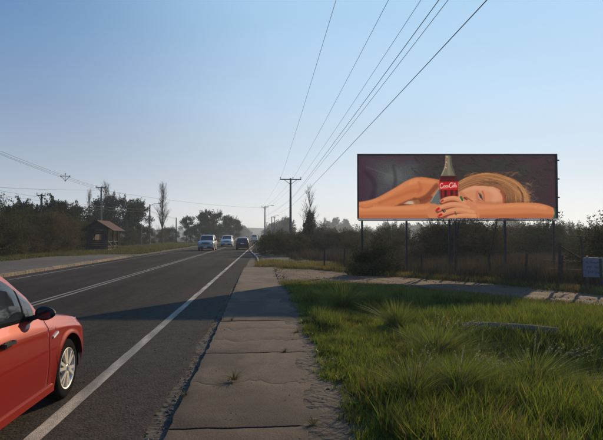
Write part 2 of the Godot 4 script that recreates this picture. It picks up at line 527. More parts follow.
# ---------------------------------------------------------------- plants
func add_leaf(s: Shape, p: Vector3, dir: Vector3, l: float, w: float, tint: Color) -> void:
	var side := dir.cross(Vector3(rr(-1, 1), rr(-1, 1), rr(-1, 1))).normalized() * w
	s.col = tint
	var nn := side.cross(dir).normalized()
	var k := s.vert(p, nn); s.vert(p + dir * l * 0.5 + side, nn); s.vert(p + dir * l, nn); s.vert(p + dir * l * 0.5 - side, nn)
	s.i.append_array([k, k + 2, k + 1, k, k + 3, k + 2])
func unit() -> Vector3:
	var z := rr(-1, 1)
	var a := rr(0, TAU)
	var r := sqrt(1 - z * z)
	return Vector3(r * cos(a), z, r * sin(a))
func tints(a: Color, b: Color) -> Color:
	return a.lerp(b, rng.randf()) * rr(0.7, 1.3)
# a woody plant: limbs lead to clumps, each clump a loose ball of leaves on twigs
func make_plant(called: String, h: float, rad: float, low: float, clumps: int, leaves: int, leaf: float, ca: Color, cb: Color, trunk_r: float, clump_r: float, bark: String, droop := 0.0) -> Node3D:
	var root := base(called)
	var t := Shape.new()
	var c := Shape.new()
	var stems := 1 if low > 0.25 else 4
	var tops := []
	for q in stems:
		var bend := unit() * rad * 0.25
		var pts := []
		var radii := []
		for a in 6:
			var f := a / 5.0
			pts.append(Vector3(bend.x * f * f + rr(-0.03, 0.03) * h * f, h * 0.86 * f * (1.0 if q == 0 else 0.7) - (0.15 if a == 0 else 0.0), bend.z * f * f + rr(-0.03, 0.03) * h * f))
			radii.append(trunk_r * (1.0 - 0.8 * f) / (1.0 if stems == 1 else 1.7))
		t.tube(pts, radii, 6)
		tops.append(pts)
	for q in clumps:
		var f := (q + rng.randf()) / clumps
		var y := lerpf(low, 1.0, pow(f, 0.85)) * h
		var rel := (y / h - low) / (1.0 - low)
		var reach := rad * sqrt(maxf(0.05, 1.0 - pow(abs(rel - 0.42) / 0.62, 2.2))) * rr(0.3, 1.15)
		var a := rr(0, TAU)
		var at := Vector3(cos(a) * reach, y - clump_r * 0.5, sin(a) * reach)
		var stem: Array = tops[q % stems]
		var from: Vector3 = stem[clampi(int(rel * 4.0) + (1 if low > 0.25 else 0), 0, 4)]
		var mid := from.lerp(at, 0.55) + Vector3(0, -0.06 * h, 0)
		t.tube([from, mid, at], [trunk_r * 0.32, trunk_r * 0.2, trunk_r * 0.06], 4, false)
		var cr := clump_r * rr(0.65, 1.25)
		var tone := tints(ca, cb)
		for tw in 3: t.tube([at, at + unit() * cr], [trunk_r * 0.07, trunk_r * 0.03], 3, false)
		for l in leaves:
			var o := unit() * cr * pow(rng.randf(), 0.42)
			o.y *= 0.75
			var dir := (o.normalized() * 0.6 + unit() + Vector3(0, -droop, 0)).normalized()
			add_leaf(c, at + o, dir, leaf * rr(0.7, 1.3), leaf * rr(0.22, 0.42), tone.lerp(tints(ca, cb), 0.5))
	for q in 16:                                 # wispy shoots break the outline
		var a := rr(0, TAU)
		var e := rr(0.35, 1.4)
		var d := Vector3(cos(a) * cos(e), sin(e), sin(a) * cos(e))
		var from := Vector3(d.x * rad * 0.6, h * (low + (1.0 - low) * (0.45 + 0.4 * sin(e))), d.z * rad * 0.6)
		var l := rad * rr(0.35, 0.75)
		t.tube([from, from + d * l * 0.5, from + d * l + Vector3(0, l * 0.15, 0)], [trunk_r * 0.14, trunk_r * 0.09, trunk_r * 0.03], 3, false)
		for k in int(leaves * 0.14):
			add_leaf(c, from + d * l * rr(0.1, 1.02) + unit() * clump_r * 0.2, (d + unit()).normalized(), leaf * rr(0.7, 1.3), leaf * rr(0.22, 0.42), tints(ca, cb))
	put("trunk", t.done(), M[bark], root)
	put("crown", c.done(), M.leaf, root)
	return root
func branch(t: Shape, from: Vector3, dir: Vector3, l: float, r: float, depth: int, up: float) -> void:
	var pts := [from]
	var radii := [r]
	var p := from
	var d := dir
	var steps := 4
	for k in steps:
		d = (d + unit() * 0.14 + Vector3(0, up, 0)).normalized()
		p += d * l / steps
		pts.append(p); radii.append(r * (1.0 - 0.75 * (k + 1.0) / steps))
	t.tube(pts, radii, 3 if depth < 2 else 5, false)
	if depth == 0: return
	var kids := 6 if depth == 3 else 5
	for k in kids:
		var f := rr(0.25, 1.0)
		var at: Vector3 = pts[clampi(int(f * steps), 1, steps)]
		var nd := (d * 0.9 + unit() * 0.75 + Vector3(0, up * 2.0, 0)).normalized()
		branch(t, at, nd, l * rr(0.35, 0.6), r * 0.42, depth - 1, up)
func make_bare_tree(called: String, h: float, spread: float, r: float, ivy: float, limbs := 44) -> Node3D:
	var root := base(called)
	var t := Shape.new()
	var pts := []
	var radii := []
	for a in 9:
		var f := a / 8.0
		pts.append(Vector3(rr(-0.06, 0.06) * f * 2, h * 0.92 * f - (0.2 if a == 0 else 0.0), rr(-0.06, 0.06) * f * 2)); radii.append(r * (1.0 - 0.88 * f))
	t.tube(pts, radii, 7)
	for q in limbs:
		var f := rr(0.2, 0.97)
		var at: Vector3 = pts[int(f * 8)].lerp(pts[min(int(f * 8) + 1, 8)], f * 8 - int(f * 8))
		var a := rr(0, TAU)
		var d := Vector3(cos(a) * spread, 1.0, sin(a) * spread).normalized()
		branch(t, at, d, h * lerpf(0.36, 0.14, f), r * lerpf(0.4, 0.2, f), 2, 0.1)
	put("trunk", t.done(), M.palebark, root)
	if ivy > 0.0:
		var c := Shape.new()
		for q in 5200:
			var y := (1.0 - pow(1.0 - rng.randf(), 0.62)) * ivy
			var a := rr(0, TAU)
			var rad := (0.55 + 0.22 * sin(y * 2.3 + a) + 0.16 * sin(y * 5.1 + 2.0 * a)) * sqrt(maxf(0.03, 1.0 - pow(y / ivy, 2.0))) * pow(rng.randf(), 0.4) * 1.35
			add_leaf(c, Vector3(cos(a) * rad, y, sin(a) * rad), unit(), rr(0.1, 0.2), rr(0.04, 0.07), tints(Color(0.03, 0.035, 0.016), Color(0.05, 0.05, 0.025)))
		put("ivy", c.done(), M.leaf, root)
	return root

func blade(s: Shape, at: Vector3, lean: Vector3, h: float, w: float, c0: Color, c1: Color, seg := 2) -> void:
	var side := Vector3(-lean.z, 0, lean.x)
	if side.length() < 0.001: side = Vector3(1, 0, 0)
	side = side.normalized().rotated(Vector3.UP, rr(-1.2, 1.2)) * w
	var k0 := s.v.size()
	for a in seg + 1:
		var f := float(a) / seg
		var p := at + Vector3(lean.x * f * f, h * (f - 0.18 * lean.length() / maxf(h, 0.01) * f * f), lean.z * f * f)
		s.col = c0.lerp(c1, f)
		var nn := (side.cross(Vector3(lean.x, h, lean.z))).normalized()
		if a == seg: s.vert(p, nn)
		else:
			s.vert(p - side * (1.0 - f * 0.6), nn); s.vert(p + side * (1.0 - f * 0.6), nn)
	for a in seg:
		var k := k0 + a * 2
		if a == seg - 1: s.i.append_array([k, k + 2, k + 1])
		else: s.i.append_array([k, k + 2, k + 1, k + 1, k + 2, k + 3])
func grass_tuft(n: int, rad: float, h: float, w: float, c0: Color, c1: Color, dead: float) -> ArrayMesh:
	var s := Shape.new()
	for q in n:
		var a := rr(0, TAU)
		var r := rad * sqrt(rng.randf())
		var b := rr(0, TAU)
		var hh := h * rr(0.45, 1.15)
		var le := hh * rr(0.1, 0.7)
		var t := tints(c0, c1)
		if rng.randf() < dead: t = Color(0.2, 0.16, 0.08) * rr(0.6, 1.1)
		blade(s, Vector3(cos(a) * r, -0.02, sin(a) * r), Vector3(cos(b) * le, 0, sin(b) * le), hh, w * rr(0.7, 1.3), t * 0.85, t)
	return s.done()
func scatter(called: String, label: String, mesh: Mesh, m: Material, spots: Array, lo: float, hi: float, tint_lo: float, parent: Node3D = null) -> void:
	var mm := MultiMesh.new()
	mm.transform_format = MultiMesh.TRANSFORM_3D; mm.use_colors = true; mm.mesh = mesh; mm.instance_count = spots.size()
	for k in spots.size():
		var p: Vector2 = spots[k]
		var sc := rr(lo, hi)
		var b := Basis(Vector3.UP, rr(0, TAU)).rotated(Vector3.RIGHT, rr(-0.12, 0.12)).scaled(Vector3(sc * rr(0.85, 1.2), sc, sc * rr(0.85, 1.2)))
		mm.set_instance_transform(k, Transform3D(b, Vector3(p.x, ground_h(p.x, p.y), -p.y)))
		var f := rr(tint_lo, 1.25)
		mm.set_instance_color(k, Color(f * rr(0.9, 1.2), f, f * rr(0.8, 1.1)))
	var o := MultiMeshInstance3D.new()
	o.multimesh = mm; o.material_override = m; o.name = numbered(called); add_child(o)
	tag(o, label, "grass", "", "stuff")

func make_grass() -> void:
	var g0 := Color(0.1, 0.16, 0.022)
	var g1 := Color(0.23, 0.265, 0.04)
	var tufts := [grass_tuft(60, 0.13, 0.125, 0.0042, g0, g1, 0.12), grass_tuft(46, 0.12, 0.25, 0.0046, g0, g1, 0.16), grass_tuft(54, 0.11, 0.09, 0.0036, g0, g1, 0.05)]
	var lists := [[], [], []]
	for q in 21000:
		var x := rr(0.62, 9.5)
		var d := rr(1.5, 18.0)
		if in_track(x, d, 0.1): continue
		if x > 2.6 + (d - 2.0) * 0.75 and d < 11: continue
		var edge := 0.78 + fine.get_noise_1d(d * 12.0) * 0.13
		if x < edge: continue
		if d > 14.0 and x > 5.0: continue
		var n := patches.get_noise_2d(x * 7.0, d * 7.0)
		if d > 9.5 and rng.randf() < 0.5: continue
		if x > 2.3 + 0.06 * d and d < 11.0 and rng.randf() < 0.7: continue
		var line := 7.2 - (x - 4.0) * 0.25
		if x > 3.0 and abs(d - line) < 0.8 and rng.randf() < 0.6: continue
		lists[2 if x < edge + 0.25 or in_track(x, d, 2.2) or in_track(x, d, 1.0) else (1 if n + fine.get_noise_2d(x * 11.0, d * 11.0) * 0.5 > 0.16 else 0)].append(Vector2(x, d))
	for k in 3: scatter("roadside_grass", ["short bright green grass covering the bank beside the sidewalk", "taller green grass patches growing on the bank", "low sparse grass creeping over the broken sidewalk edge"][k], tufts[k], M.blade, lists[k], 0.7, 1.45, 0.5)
	var tl := []
	for q in 2600:
		var t := rr(0.01, 0.95)
		var f := rng.randfn() * 0.1
		if q % 3 == 0: f = 1.0 - f
		elif q % 3 == 1 and rng.randf() < 0.35: f = 0.5 + f * 0.6
		tl.append(curve_at(track_low, t).lerp(curve_at(track_up, t), f))
	scatter("track_grass", "sparse short grass fraying the edges of the dirt track", grass_tuft(34, 0.15, 0.09, 0.005, g0, g1, 0.45), M.blade, tl, 0.5, 1.3, 0.5)
	# tall sedge in the ditch, and broad-leaved weeds
	var l := []
	for q in 11000:
		var x := rr(1.9, 9.5)
		var d := rr(3.0, 10.8)
		if in_track(x, d, 2.6) or in_track(x, d, 1.2) or in_track(x, d, 0.1) or x > 2.6 + (d - 2.0) * 0.75 or rng.randf() > smoothstep(1.7, 3.0, x - 0.06 * d + fine.get_noise_2d(x * 3.0, d * 3.0)): continue
		l.append(Vector2(x, d))
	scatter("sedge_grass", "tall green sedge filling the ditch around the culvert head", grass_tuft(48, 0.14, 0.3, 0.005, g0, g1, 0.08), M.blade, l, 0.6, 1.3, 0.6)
	var ws := Shape.new()
	for q in 13:
		var a := TAU * q / 13.0 + rr(-0.3, 0.3)
		var t := tints(Color(0.07, 0.13, 0.025), Color(0.13, 0.18, 0.04))
		var r := rr(0.07, 0.15)
		var o := Vector3(cos(a), 0, sin(a))
		var side := Vector3(-o.z, 0, o.x) * r * 0.22
		var tip := o * r + Vector3(0, rr(0.02, 0.11), 0)
		var mid := o * r * 0.55 + Vector3(0, rr(0.04, 0.1), 0)
		ws.col = t
		ws.tri(o * 0.01, mid - side, mid + side); ws.tri(mid - side, tip, mid + side)
	l = []
	for q in 900:
		var x := rr(0.7, 5.0)
		var d := rr(2.5, 15.0)
		if in_track(x, d, 0.1) or fine.get_noise_2d(x * 4.0, d * 4.0) < -0.05: continue
		l.append(Vector2(x, d))
	scatter("broadleaf_weeds", "low broad-leaved weeds mixed into the grass of the bank", ws.done(), M.blade, l, 0.3, 0.75, 0.8)
	# island and fringes beyond the driveway
	l = []
	for q in 4200:
		var d := rr(28.0, 62.0)
		var x := rr(-1.0, 7.0)
		if in_track(x, d, 0.0) or x < island(clampf((d - 34.0) / 28.0, 0, 1)).x + 0.15: continue
		if d < 34.0 and x < -0.6: continue
		if x > 2.0 + (34 - d) * 0.6 + 3.0 * fine.get_noise_1d(d): continue
		l.append(Vector2(x, d))
	for q in 900:
		var t := rr(0.05, 0.8)
		var p := curve_at(track_up, t) + Vector2(rr(0.0, 0.6), rr(0.0, 0.7))
		if in_track(p.x, p.y): continue
		l.append(p)
	scatter("verge_grass", "green grass on the verge beyond the dirt track", grass_tuft(40, 0.3, 0.2, 0.008, g0, g1, 0.45), M.blade, l, 0.7, 1.4, 0.65)
	l = []
	for q in 5200:
		var d := rr(14.0, 110.0)
		var x := rr(-19.6, -16.2)
		if d > 42.0 and rng.randf() < 0.5: x = rr(-16.2, -10.8)
		if d > 40 and d < 46 and x > -14: continue
		l.append(Vector2(x, d))
	scatter("far_verge_grass", "short green grass strip in front of the hedgerow across the road", grass_tuft(44, 0.42, 0.17, 0.012, Color(0.06, 0.085, 0.02), Color(0.11, 0.12, 0.035), 0.25), M.blade, l, 0.7, 1.4, 0.6)
	l = []
	for q in 9000:
		var d := 16.0 + 80.0 * pow(rng.randf(), 1.7)
		var x := rr(0.0, 1.0) * (8 + d * 0.85) + 1.0
		if in_track(x, d, 0.0) or in_track(x, d, -0.9): continue
		if x < 4.0 and d < 34.0: continue
		if x < 2.0 and d < 62: continue
		if not Geometry2D.is_point_in_polygon(Vector2(x, d), track_poly) and d < 27.0:
			# only the field side of the track
			var side := false
			for k in 20:
				var c := curve_at(track_up, k / 19.0)
				if d > c.y and x > c.x - 0.3: side = true
			if not side: continue
		l.append(Vector2(x, d))
	scatter("dry_grass", "tall dry brown grass filling the field around the billboard posts", grass_tuft(52, 0.34, 0.55, 0.0075, Color(0.10, 0.075, 0.045), Color(0.155, 0.12, 0.075), 0.0), M.straw, l, 0.6, 1.35, 0.6)

func make_tussock(h: float, n: int, plumes: int, lean := Vector3.ZERO) -> Node3D:
	var root := base("grass_tussock")
	var s := Shape.new()
	for q in n:
		var a := rr(0, TAU)
		var r := 0.11 * h * sqrt(rng.randf())
		var b := a + rr(-0.6, 0.6)
		var hh := h * rr(0.3, 1.05)
		var le := hh * pow(rng.randf(), 0.8) * 1.25
		var t := tints(Color(0.1, 0.16, 0.022), Color(0.23, 0.265, 0.04))
		if rng.randf() < 0.22: t = Color(0.22, 0.18, 0.1) * rr(0.6, 1.1)
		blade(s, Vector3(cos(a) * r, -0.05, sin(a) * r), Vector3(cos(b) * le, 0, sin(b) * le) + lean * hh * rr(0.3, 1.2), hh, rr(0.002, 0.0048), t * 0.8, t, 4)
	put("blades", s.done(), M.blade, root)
	if plumes > 0:
		var p := Shape.new()
		for q in plumes:
			var a := rr(0, TAU)
			var hh := h * rr(0.85, 1.25)
			var le := hh * rr(0.15, 0.75)
			var prev := Vector3.ZERO
			var stem := []
			for k in 6:
				var f := k / 5.0
				stem.append(Vector3(cos(a) * le * f * f, hh * (f - 0.3 * f * f * le / hh), sin(a) * le * f * f) + lean * hh * 1.3 * f * f)
			p.col = Color(0.22, 0.19, 0.1)
			p.tube(stem, [0.002, 0.002, 0.0018, 0.0015, 0.0012, 0.001], 3, false)
			for k in 22:
				var f := rr(0.78, 1.0)
				var at := Vector3(cos(a) * le * f * f, hh * (f - 0.3 * f * f * le / hh), sin(a) * le * f * f) + lean * hh * 1.3 * f * f
				add_leaf(p, at, (unit() + Vector3(cos(a), 0.4, sin(a))).normalized(), rr(0.012, 0.024), 0.0014, Color(0.5, 0.46, 0.36) * rr(0.7, 1.2))
		put("seed_heads", p.done(), M.plume, root)
	return root
func place(o: Node3D, x: float, d: float, turn := 0.0, sc := Vector3.ONE, sink := 0.03) -> void:
	o.position = Vector3(x, ground_h(x, d) - sink, -d); o.rotation.y = turn; o.scale = sc

func make_tussocks() -> void:
	var a := make_tussock(0.6, 1500, 18, Vector3(0.35, 0, 0.1))
	var b := make_tussock(0.55, 900, 10, Vector3(0.2, 0, 0.15))
	var c := make_tussock(0.72, 1000, 0, Vector3(-0.1, 0, 0.2))
	var spots := [
		[a, 2.3, 6.9, 1.2, "feathery pale-tipped grass tussock in front of the culvert head"],
		[b, 1.45, 5.1, 1.0, "small grass tussock with few seed heads on the sunlit bank"],
		[a, 3.0, 5.75, 1.2, "silvery seed-headed grass tussock leaning beside the ditch"],
		[c, 1.75, 11.7, 1.15, "leafy tussock without seed heads closest to the sidewalk"],
		[c, 2.55, 12.3, 1.0, "lower leafy tussock between sidewalk tussock and dirt track"],
		[b, 3.15, 7.6, 1.0, "grass tussock growing right at the end of the culvert head"],
		[c, 3.9, 13.2, 0.7, "short grass tussock between the culvert and the dirt track"],
		[b, 3.7, 6.5, 0.9, "grass tussock on the far lip of the shaded ditch"],
		[a, 2.0, 5.3, 1.0, "low seed-headed tussock amid the short grass of the bank"],
		[c, 2.35, 9.3, 0.95, "rounded grass tussock at the shadow edge on the bank"],
		[b, 4.4, 6.2, 0.9, "grass tussock hanging into the ditch below the culvert head"],
	]
	var seen := {}
	for q in spots:
		var o: Node3D = q[0]
		if seen.has(o): o = copy(q[0], Vector3.ZERO, 0)
		seen[q[0]] = true
		place(o, q[1], q[2], rr(-0.7, 0.7), Vector3(rr(0.9, 1.2), rr(0.85, 1.1), rr(0.9, 1.2)) * float(q[3]))
		tag(o, q[4], "tussock", "grass tussocks on the bank")
	# the weed in the sidewalk crack
	var s := Shape.new()
	for q in 60:
		var t := rr(0, TAU)
		var r := rr(0, 0.05)
		var le := rr(0.05, 0.2)
		var col := tints(Color(0.09, 0.1, 0.03), Color(0.15, 0.12, 0.05))
		blade(s, Vector3(cos(t) * r, 0, sin(t) * r), Vector3(cos(t) * le, 0, sin(t) * le), rr(0.05, 0.13), 0.004, col, col, 3)
	var w := put("weed", s.done(), M.blade)
	w.position = Vector3(-0.33, 0.05, -6.0)
	tag(w, "small sprawling weed growing from a crack in the sidewalk", "weed")
	for q in [[0.42, 4.56, 0.6, "tiny weed in the sidewalk joint beside the dirt edge"], [0.3, 7.46, 0.55, "tiny weed rooted in the second joint of the sidewalk"], [-0.62, 10.28, 0.7, "weed tuft at the road edge of a shaded sidewalk joint"], [-0.8, 5.5, 0.5, "weed clinging to the broken road edge of the sidewalk"], [0.55, 8.9, 0.8, "weed spreading over the crumbled sidewalk rim near the grass"]]:
		var o := copy(w, Vector3(q[0], 0.035, -q[1]), rr(0, TAU), Vector3.ONE * float(q[2]))
		tag(o, q[3], "weed")

func make_trees() -> void:
	var olive_a := Color(0.06, 0.06, 0.022)
	var olive_b := Color(0.115, 0.095, 0.034)
	var dark_a := Color(0.032, 0.038, 0.017)
	var dark_b := Color(0.062, 0.066, 0.028)
	var gum_a := Color(0.04, 0.046, 0.026)
	var gum_b := Color(0.075, 0.08, 0.042)
	var brown_a := Color(0.11, 0.074, 0.03)
	var brown_b := Color(0.14, 0.096, 0.042)
	var hedge := [
		make_plant("hedgerow_shrub", 3.6, 1.9, 0.08, 42, 240, 0.1, olive_a, olive_b, 0.09, 0.62, "bark"),
		make_plant("hedgerow_shrub", 3.3, 1.8, 0.06, 40, 190, 0.09, brown_a, brown_b, 0.08, 0.6, "bark"),
		make_plant("hedgerow_shrub", 3.9, 1.8, 0.08, 42, 260, 0.1, dark_a, dark_b, 0.1, 0.62, "bark")]
	var words := ["olive green leafy shrub in the hedgerow across the road", "brownish autumn shrub in the hedgerow across the road", "dark green dense shrub in the hedgerow across the road"]
	var groups := ["olive shrubs of the hedgerow", "brown shrubs of the hedgerow", "dark shrubs of the hedgerow"]
	var spots := [[2, 33.0, -19.4], [2, 36.4, -20.6], [0, 39.0, -19.2], [2, 41.5, -20.6], [1, 43.6, -19.2], [0, 46.6, -20.4], [1, 48.6, -19.0], [1, 52.0, -19.6], [0, 55.0, -20.8], [2, 58.5, -21.6], [0, 62.5, -20.8], [2, 66.5, -21.4], [1, 70.5, -20.0], [2, 76.0, -21.0], [0, 81.0, -20.2], [2, 86.0, -21.4], [0, 92.0, -20.8], [2, 99.0, -21.4], [1, 106.0, -20.4]]
	var seen := {}
	for q in spots:
		var o: Node3D = hedge[q[0]]
		if seen.has(o): o = copy(hedge[q[0]], Vector3.ZERO, 0)
		seen[hedge[q[0]]] = true
		var k := rr(0.8, 1.12) * (0.82 if q[1] > 64.0 else 1.0)
		place(o, q[2], q[1], rr(0, TAU), Vector3(k * rr(0.9, 1.2), k, k * rr(0.9, 1.2)), 0.1)
		tag(o, words[q[0]], "shrub", groups[q[0]])
	# round dark trees standing up behind the hedgerow
	var rt := make_plant("round_tree", 5.4, 2.4, 0.3, 40, 260, 0.2, dark_a, dark_b, 0.16, 0.8, "bark")
	var rspots := [[-27.5, 62.0, 0.9], [-23.6, 62.5, 1.0], [-31.0, 71.0, 1.05], [-26.8, 79.0, 1.06], [-27.5, 92.0, 1.0]]
	for k in rspots.size():
		var o := rt if k == 0 else copy(rt, Vector3.ZERO, 0)
		place(o, rspots[k][0], rspots[k][1], rr(0, TAU), Vector3.ONE * float(rspots[k][2]), 0.1)
		tag(o, "round dark tree rising behind the roadside hedgerow", "tree", "round trees behind the hedgerow")
	# gums behind the shelter and at the bend
	var gums := [
		make_plant("gum_tree", 8.6, 2.7, 0.3, 24, 260, 0.24, gum_a, gum_b, 0.2, 0.85, "palebark", 0.5),
		make_plant("gum_tree", 8.2, 2.3, 0.34, 20, 270, 0.24, gum_a, gum_b, 0.19, 0.85, "palebark", 0.5)]
	var gspots := [[-27.4, 96.0, 1.0, 0], [-23.4, 99.0, 1.0, 1], [-24.5, 92.0, 0.92, 0], [-21.8, 90.0, 0.85, 1], [-19.0, 132.0, 0.78, 1], [-16.3, 136.0, 0.86, 0], [-14.2, 131.0, 0.96, 1], [-12.2, 137.0, 0.9, 0], [-9.6, 141.0, 0.88, 1], [-8.4, 150.0, 0.8, 0]]
	for k in gspots.size():
		var q: Array = gspots[k]
		var o: Node3D = gums[q[3]]
		if seen.has(o): o = copy(gums[q[3]], Vector3.ZERO, 0)
		seen[gums[q[3]]] = true
		place(o, q[0], q[1], rr(0, TAU), Vector3.ONE * float(q[2]), 0.1)
		if k < 4: tag(o, "gum tree with gappy crown standing behind the timber shelter", "tree", "gum trees behind the shelter")
		else: tag(o, "gum tree in the grove beside the bend of the road", "tree", "gum trees at the bend")
	for q in [[-17.5, 128.0, 1.0], [-14.0, 127.0, 0.9], [-11.5, 129.0, 0.85], [-20.5, 120.0, 0.9], [-20.4, 112.0, 0.85]]:
		var o := copy(hedge[2], Vector3.ZERO, 0)
		place(o, q[0], q[1], rr(0, TAU), Vector3.ONE * float(q[2]), 0.1)
		tag(o, "dark shrub growing under the gum grove at the bend", "shrub", "shrubs under the gum grove")
	# bare trees
	var b0 := make_bare_tree("bare_poplar", 11.6, 0.34, 0.15, 0.0)
	place(b0, -19.2, 102.0, 0.4)
	tag(b0, "slender leafless poplar standing alone between shelter and bend", "tree")
	var b1 := copy(b0, Vector3.ZERO, 0)
	place(b1, -30.9, 106.0, 2.0, Vector3(0.9, 1.03, 0.9))
	tag(b1, "leafless poplar rising above the gum trees behind the shelter", "tree", "leafless poplars behind the shelter")
	var b2 := copy(b0, Vector3.ZERO, 0)
	place(b2, -36.6, 114.0, 4.0, Vector3(0.7, 0.96, 0.7))
	tag(b2, "leafless poplar rising above the gum trees behind the shelter", "tree", "leafless poplars behind the shelter")
	var iv := make_bare_tree("ivy_tree", 6.8, 0.5, 0.11, 4.2, 30)
	place(iv, 4.9, 57.0, 0.0)
	tag(iv, "leafless tree wrapped in dark ivy in the scrub by the power poles", "tree")
	var iw := make_bare_tree("bare_tree", 4.0, 0.6, 0.06, 0.0, 14)
	place(iw, 8.2, 72.0)
	tag(iw, "thin leafless sapling standing in the scrub behind the ivy tree", "tree")
	# scrub on the billboard side
	var bush := [
		make_plant("scrub_bush", 1.7, 1.25, 0.03, 34, 260, 0.075, olive_a * 0.9, olive_b * 0.9, 0.05, 0.42, "bark"),
		make_plant("scrub_bush", 2.4, 1.9, 0.03, 56, 300, 0.085, Color(0.05, 0.044, 0.022), Color(0.085, 0.068, 0.034), 0.06, 0.5, "bark"),
		make_plant("scrub_bush", 1.5, 1.1, 0.03, 34, 280, 0.07, dark_a, dark_b, 0.05, 0.4, "bark")]
	var bs := [
		[2, 4.5, 21.7, 0.88, "round dark bush under the billboard edge beside the dirt track"],
		[0, 0.9, 45.0, 1.05, "green bush on the grass island next to the white kerb"], [0, 2.4, 43.0, 1.0, "leafy bush on the island behind the driveway"], [2, 1.9, 50.0, 1.1, "dark bush on the grass island by the road"], [0, 3.2, 53.0, 1.1, ""], [2, 0.6, 56.0, 1.1, ""],
		[2, 4.6, 48.0, 1.0, ""], [1, 6.6, 50.0, 0.8, ""], [0, 7.4, 44.0, 0.8, ""], [2, 8.6, 56.0, 1.2, ""], [0, 10.6, 60.0, 1.3, ""], [1, 6.0, 66.0, 1.0, ""], [2, 12.0, 52.0, 1.3, ""], [0, 13.8, 56.0, 1.5, ""], [2, 15.6, 60.0, 1.5, ""],
		[1, 10.4, 31.0, 1.0, "broad brown bush behind the billboard posts"], [1, 12.8, 32.5, 1.08, "second broad brown bush behind the billboard posts"], [1, 14.8, 34.5, 0.95, "brown bush past the far end of the billboard"],
		[2, 13.0, 19.2, 1.3, "tall dark bush behind the gate post and notice board"], [0, 14.2, 17.6, 1.25, "olive bush overhanging the end of the wire fence"],
		[0, 8.8, 37.0, 1.0, ""], [0, 18.2, 40.0, 1.3, ""], [2, 19.6, 36.0, 1.35, ""], [1, 21.5, 39.0, 1.1, ""], [0, 23.5, 36.0, 1.4, ""], [2, 17.0, 48.0, 1.6, ""], [1, 20.5, 52.0, 1.3, ""], [0, 24.5, 50.0, 1.5, ""], [2, 28.0, 46.0, 1.5, ""],
		[0, 13.0, 70.0, 1.4, ""], [2, 18.0, 74.0, 1.6, ""], [1, 23.0, 70.0, 1.3, ""], [0, 28.0, 72.0, 1.6, ""], [2, 33.0, 66.0, 1.6, ""], [1, 9.0, 80.0, 1.2, ""], [2, 14.0, 88.0, 1.5, ""], [0, 38.0, 78.0, 1.7, ""], [2, 44.0, 84.0, 1.9, ""], [2, 4.0, 92.0, 1.2, ""], [0, 2.4, 78.0, 1.1, ""], [2, 2.8, 70.0, 1.2, ""]]
	for q in bs:
		var o: Node3D = bush[q[0]]
		if seen.has(o): o = copy(bush[q[0]], Vector3.ZERO, 0)
		seen[bush[q[0]]] = true
		place(o, q[1], q[2], rr(0, TAU), Vector3(q[3] * rr(1.0, 1.25), q[3], q[3] * rr(1.0, 1.25)), 0.08)
		if q[4] != "": tag(o, q[4], "bush", "scrub bushes in the field")
		else: tag(o, ["olive scrub bush growing in the dry field", "brown scrub bush growing in the dry field", "dark scrub bush growing in the dry field"][q[0]], "bush", ["olive scrub bushes", "brown scrub bushes", "dark scrub bushes"][q[0]])
	# hazy trees along the horizon
	var ft := [
		make_plant("distant_tree", 9.0, 3.4, 0.18, 26, 150, 0.55, gum_a, gum_b, 0.25, 1.5, "bark"),
		make_plant("distant_tree", 11.0, 2.8, 0.2, 26, 150, 0.55, gum_a, gum_b, 0.25, 1.4, "bark"),
		make_plant("distant_tree", 7.0, 4.0, 0.1, 28, 150, 0.55, dark_a, dark_b, 0.25, 1.5, "bark")]
	var fs := []
	for q in 15: fs.append([rr(-34, 8), rr(220, 480), rr(0.8, 1.2)])
	for q in 70:
		var d := rr(330, 640)
		fs.append([d * rr(0.01, 0.68), d, rr(0.9, 1.5)])
	for q in 12: fs.append([rr(-150, -60), rr(150, 260), rr(0.8, 1.1)])
	for k in fs.size():
		var q: Array = fs[k]
		if q[0] > -13.5 and q[0] < 3.5: q[0] += -16.0 if q[0] < -5 else 9.0
		var v := k % 3
		var o: Node3D = ft[v]
		if seen.has(o): o = copy(ft[v], Vector3.ZERO, 0)
		seen[ft[v]] = true
		place(o, q[0], q[1], rr(0, TAU), Vector3(q[2] * rr(0.9, 1.3), q[2], q[2] * rr(0.9, 1.3)), 0.2)
		tag(o, "hazy tree in the far tree line along the horizon", "tree", "far hazy trees on the horizon")

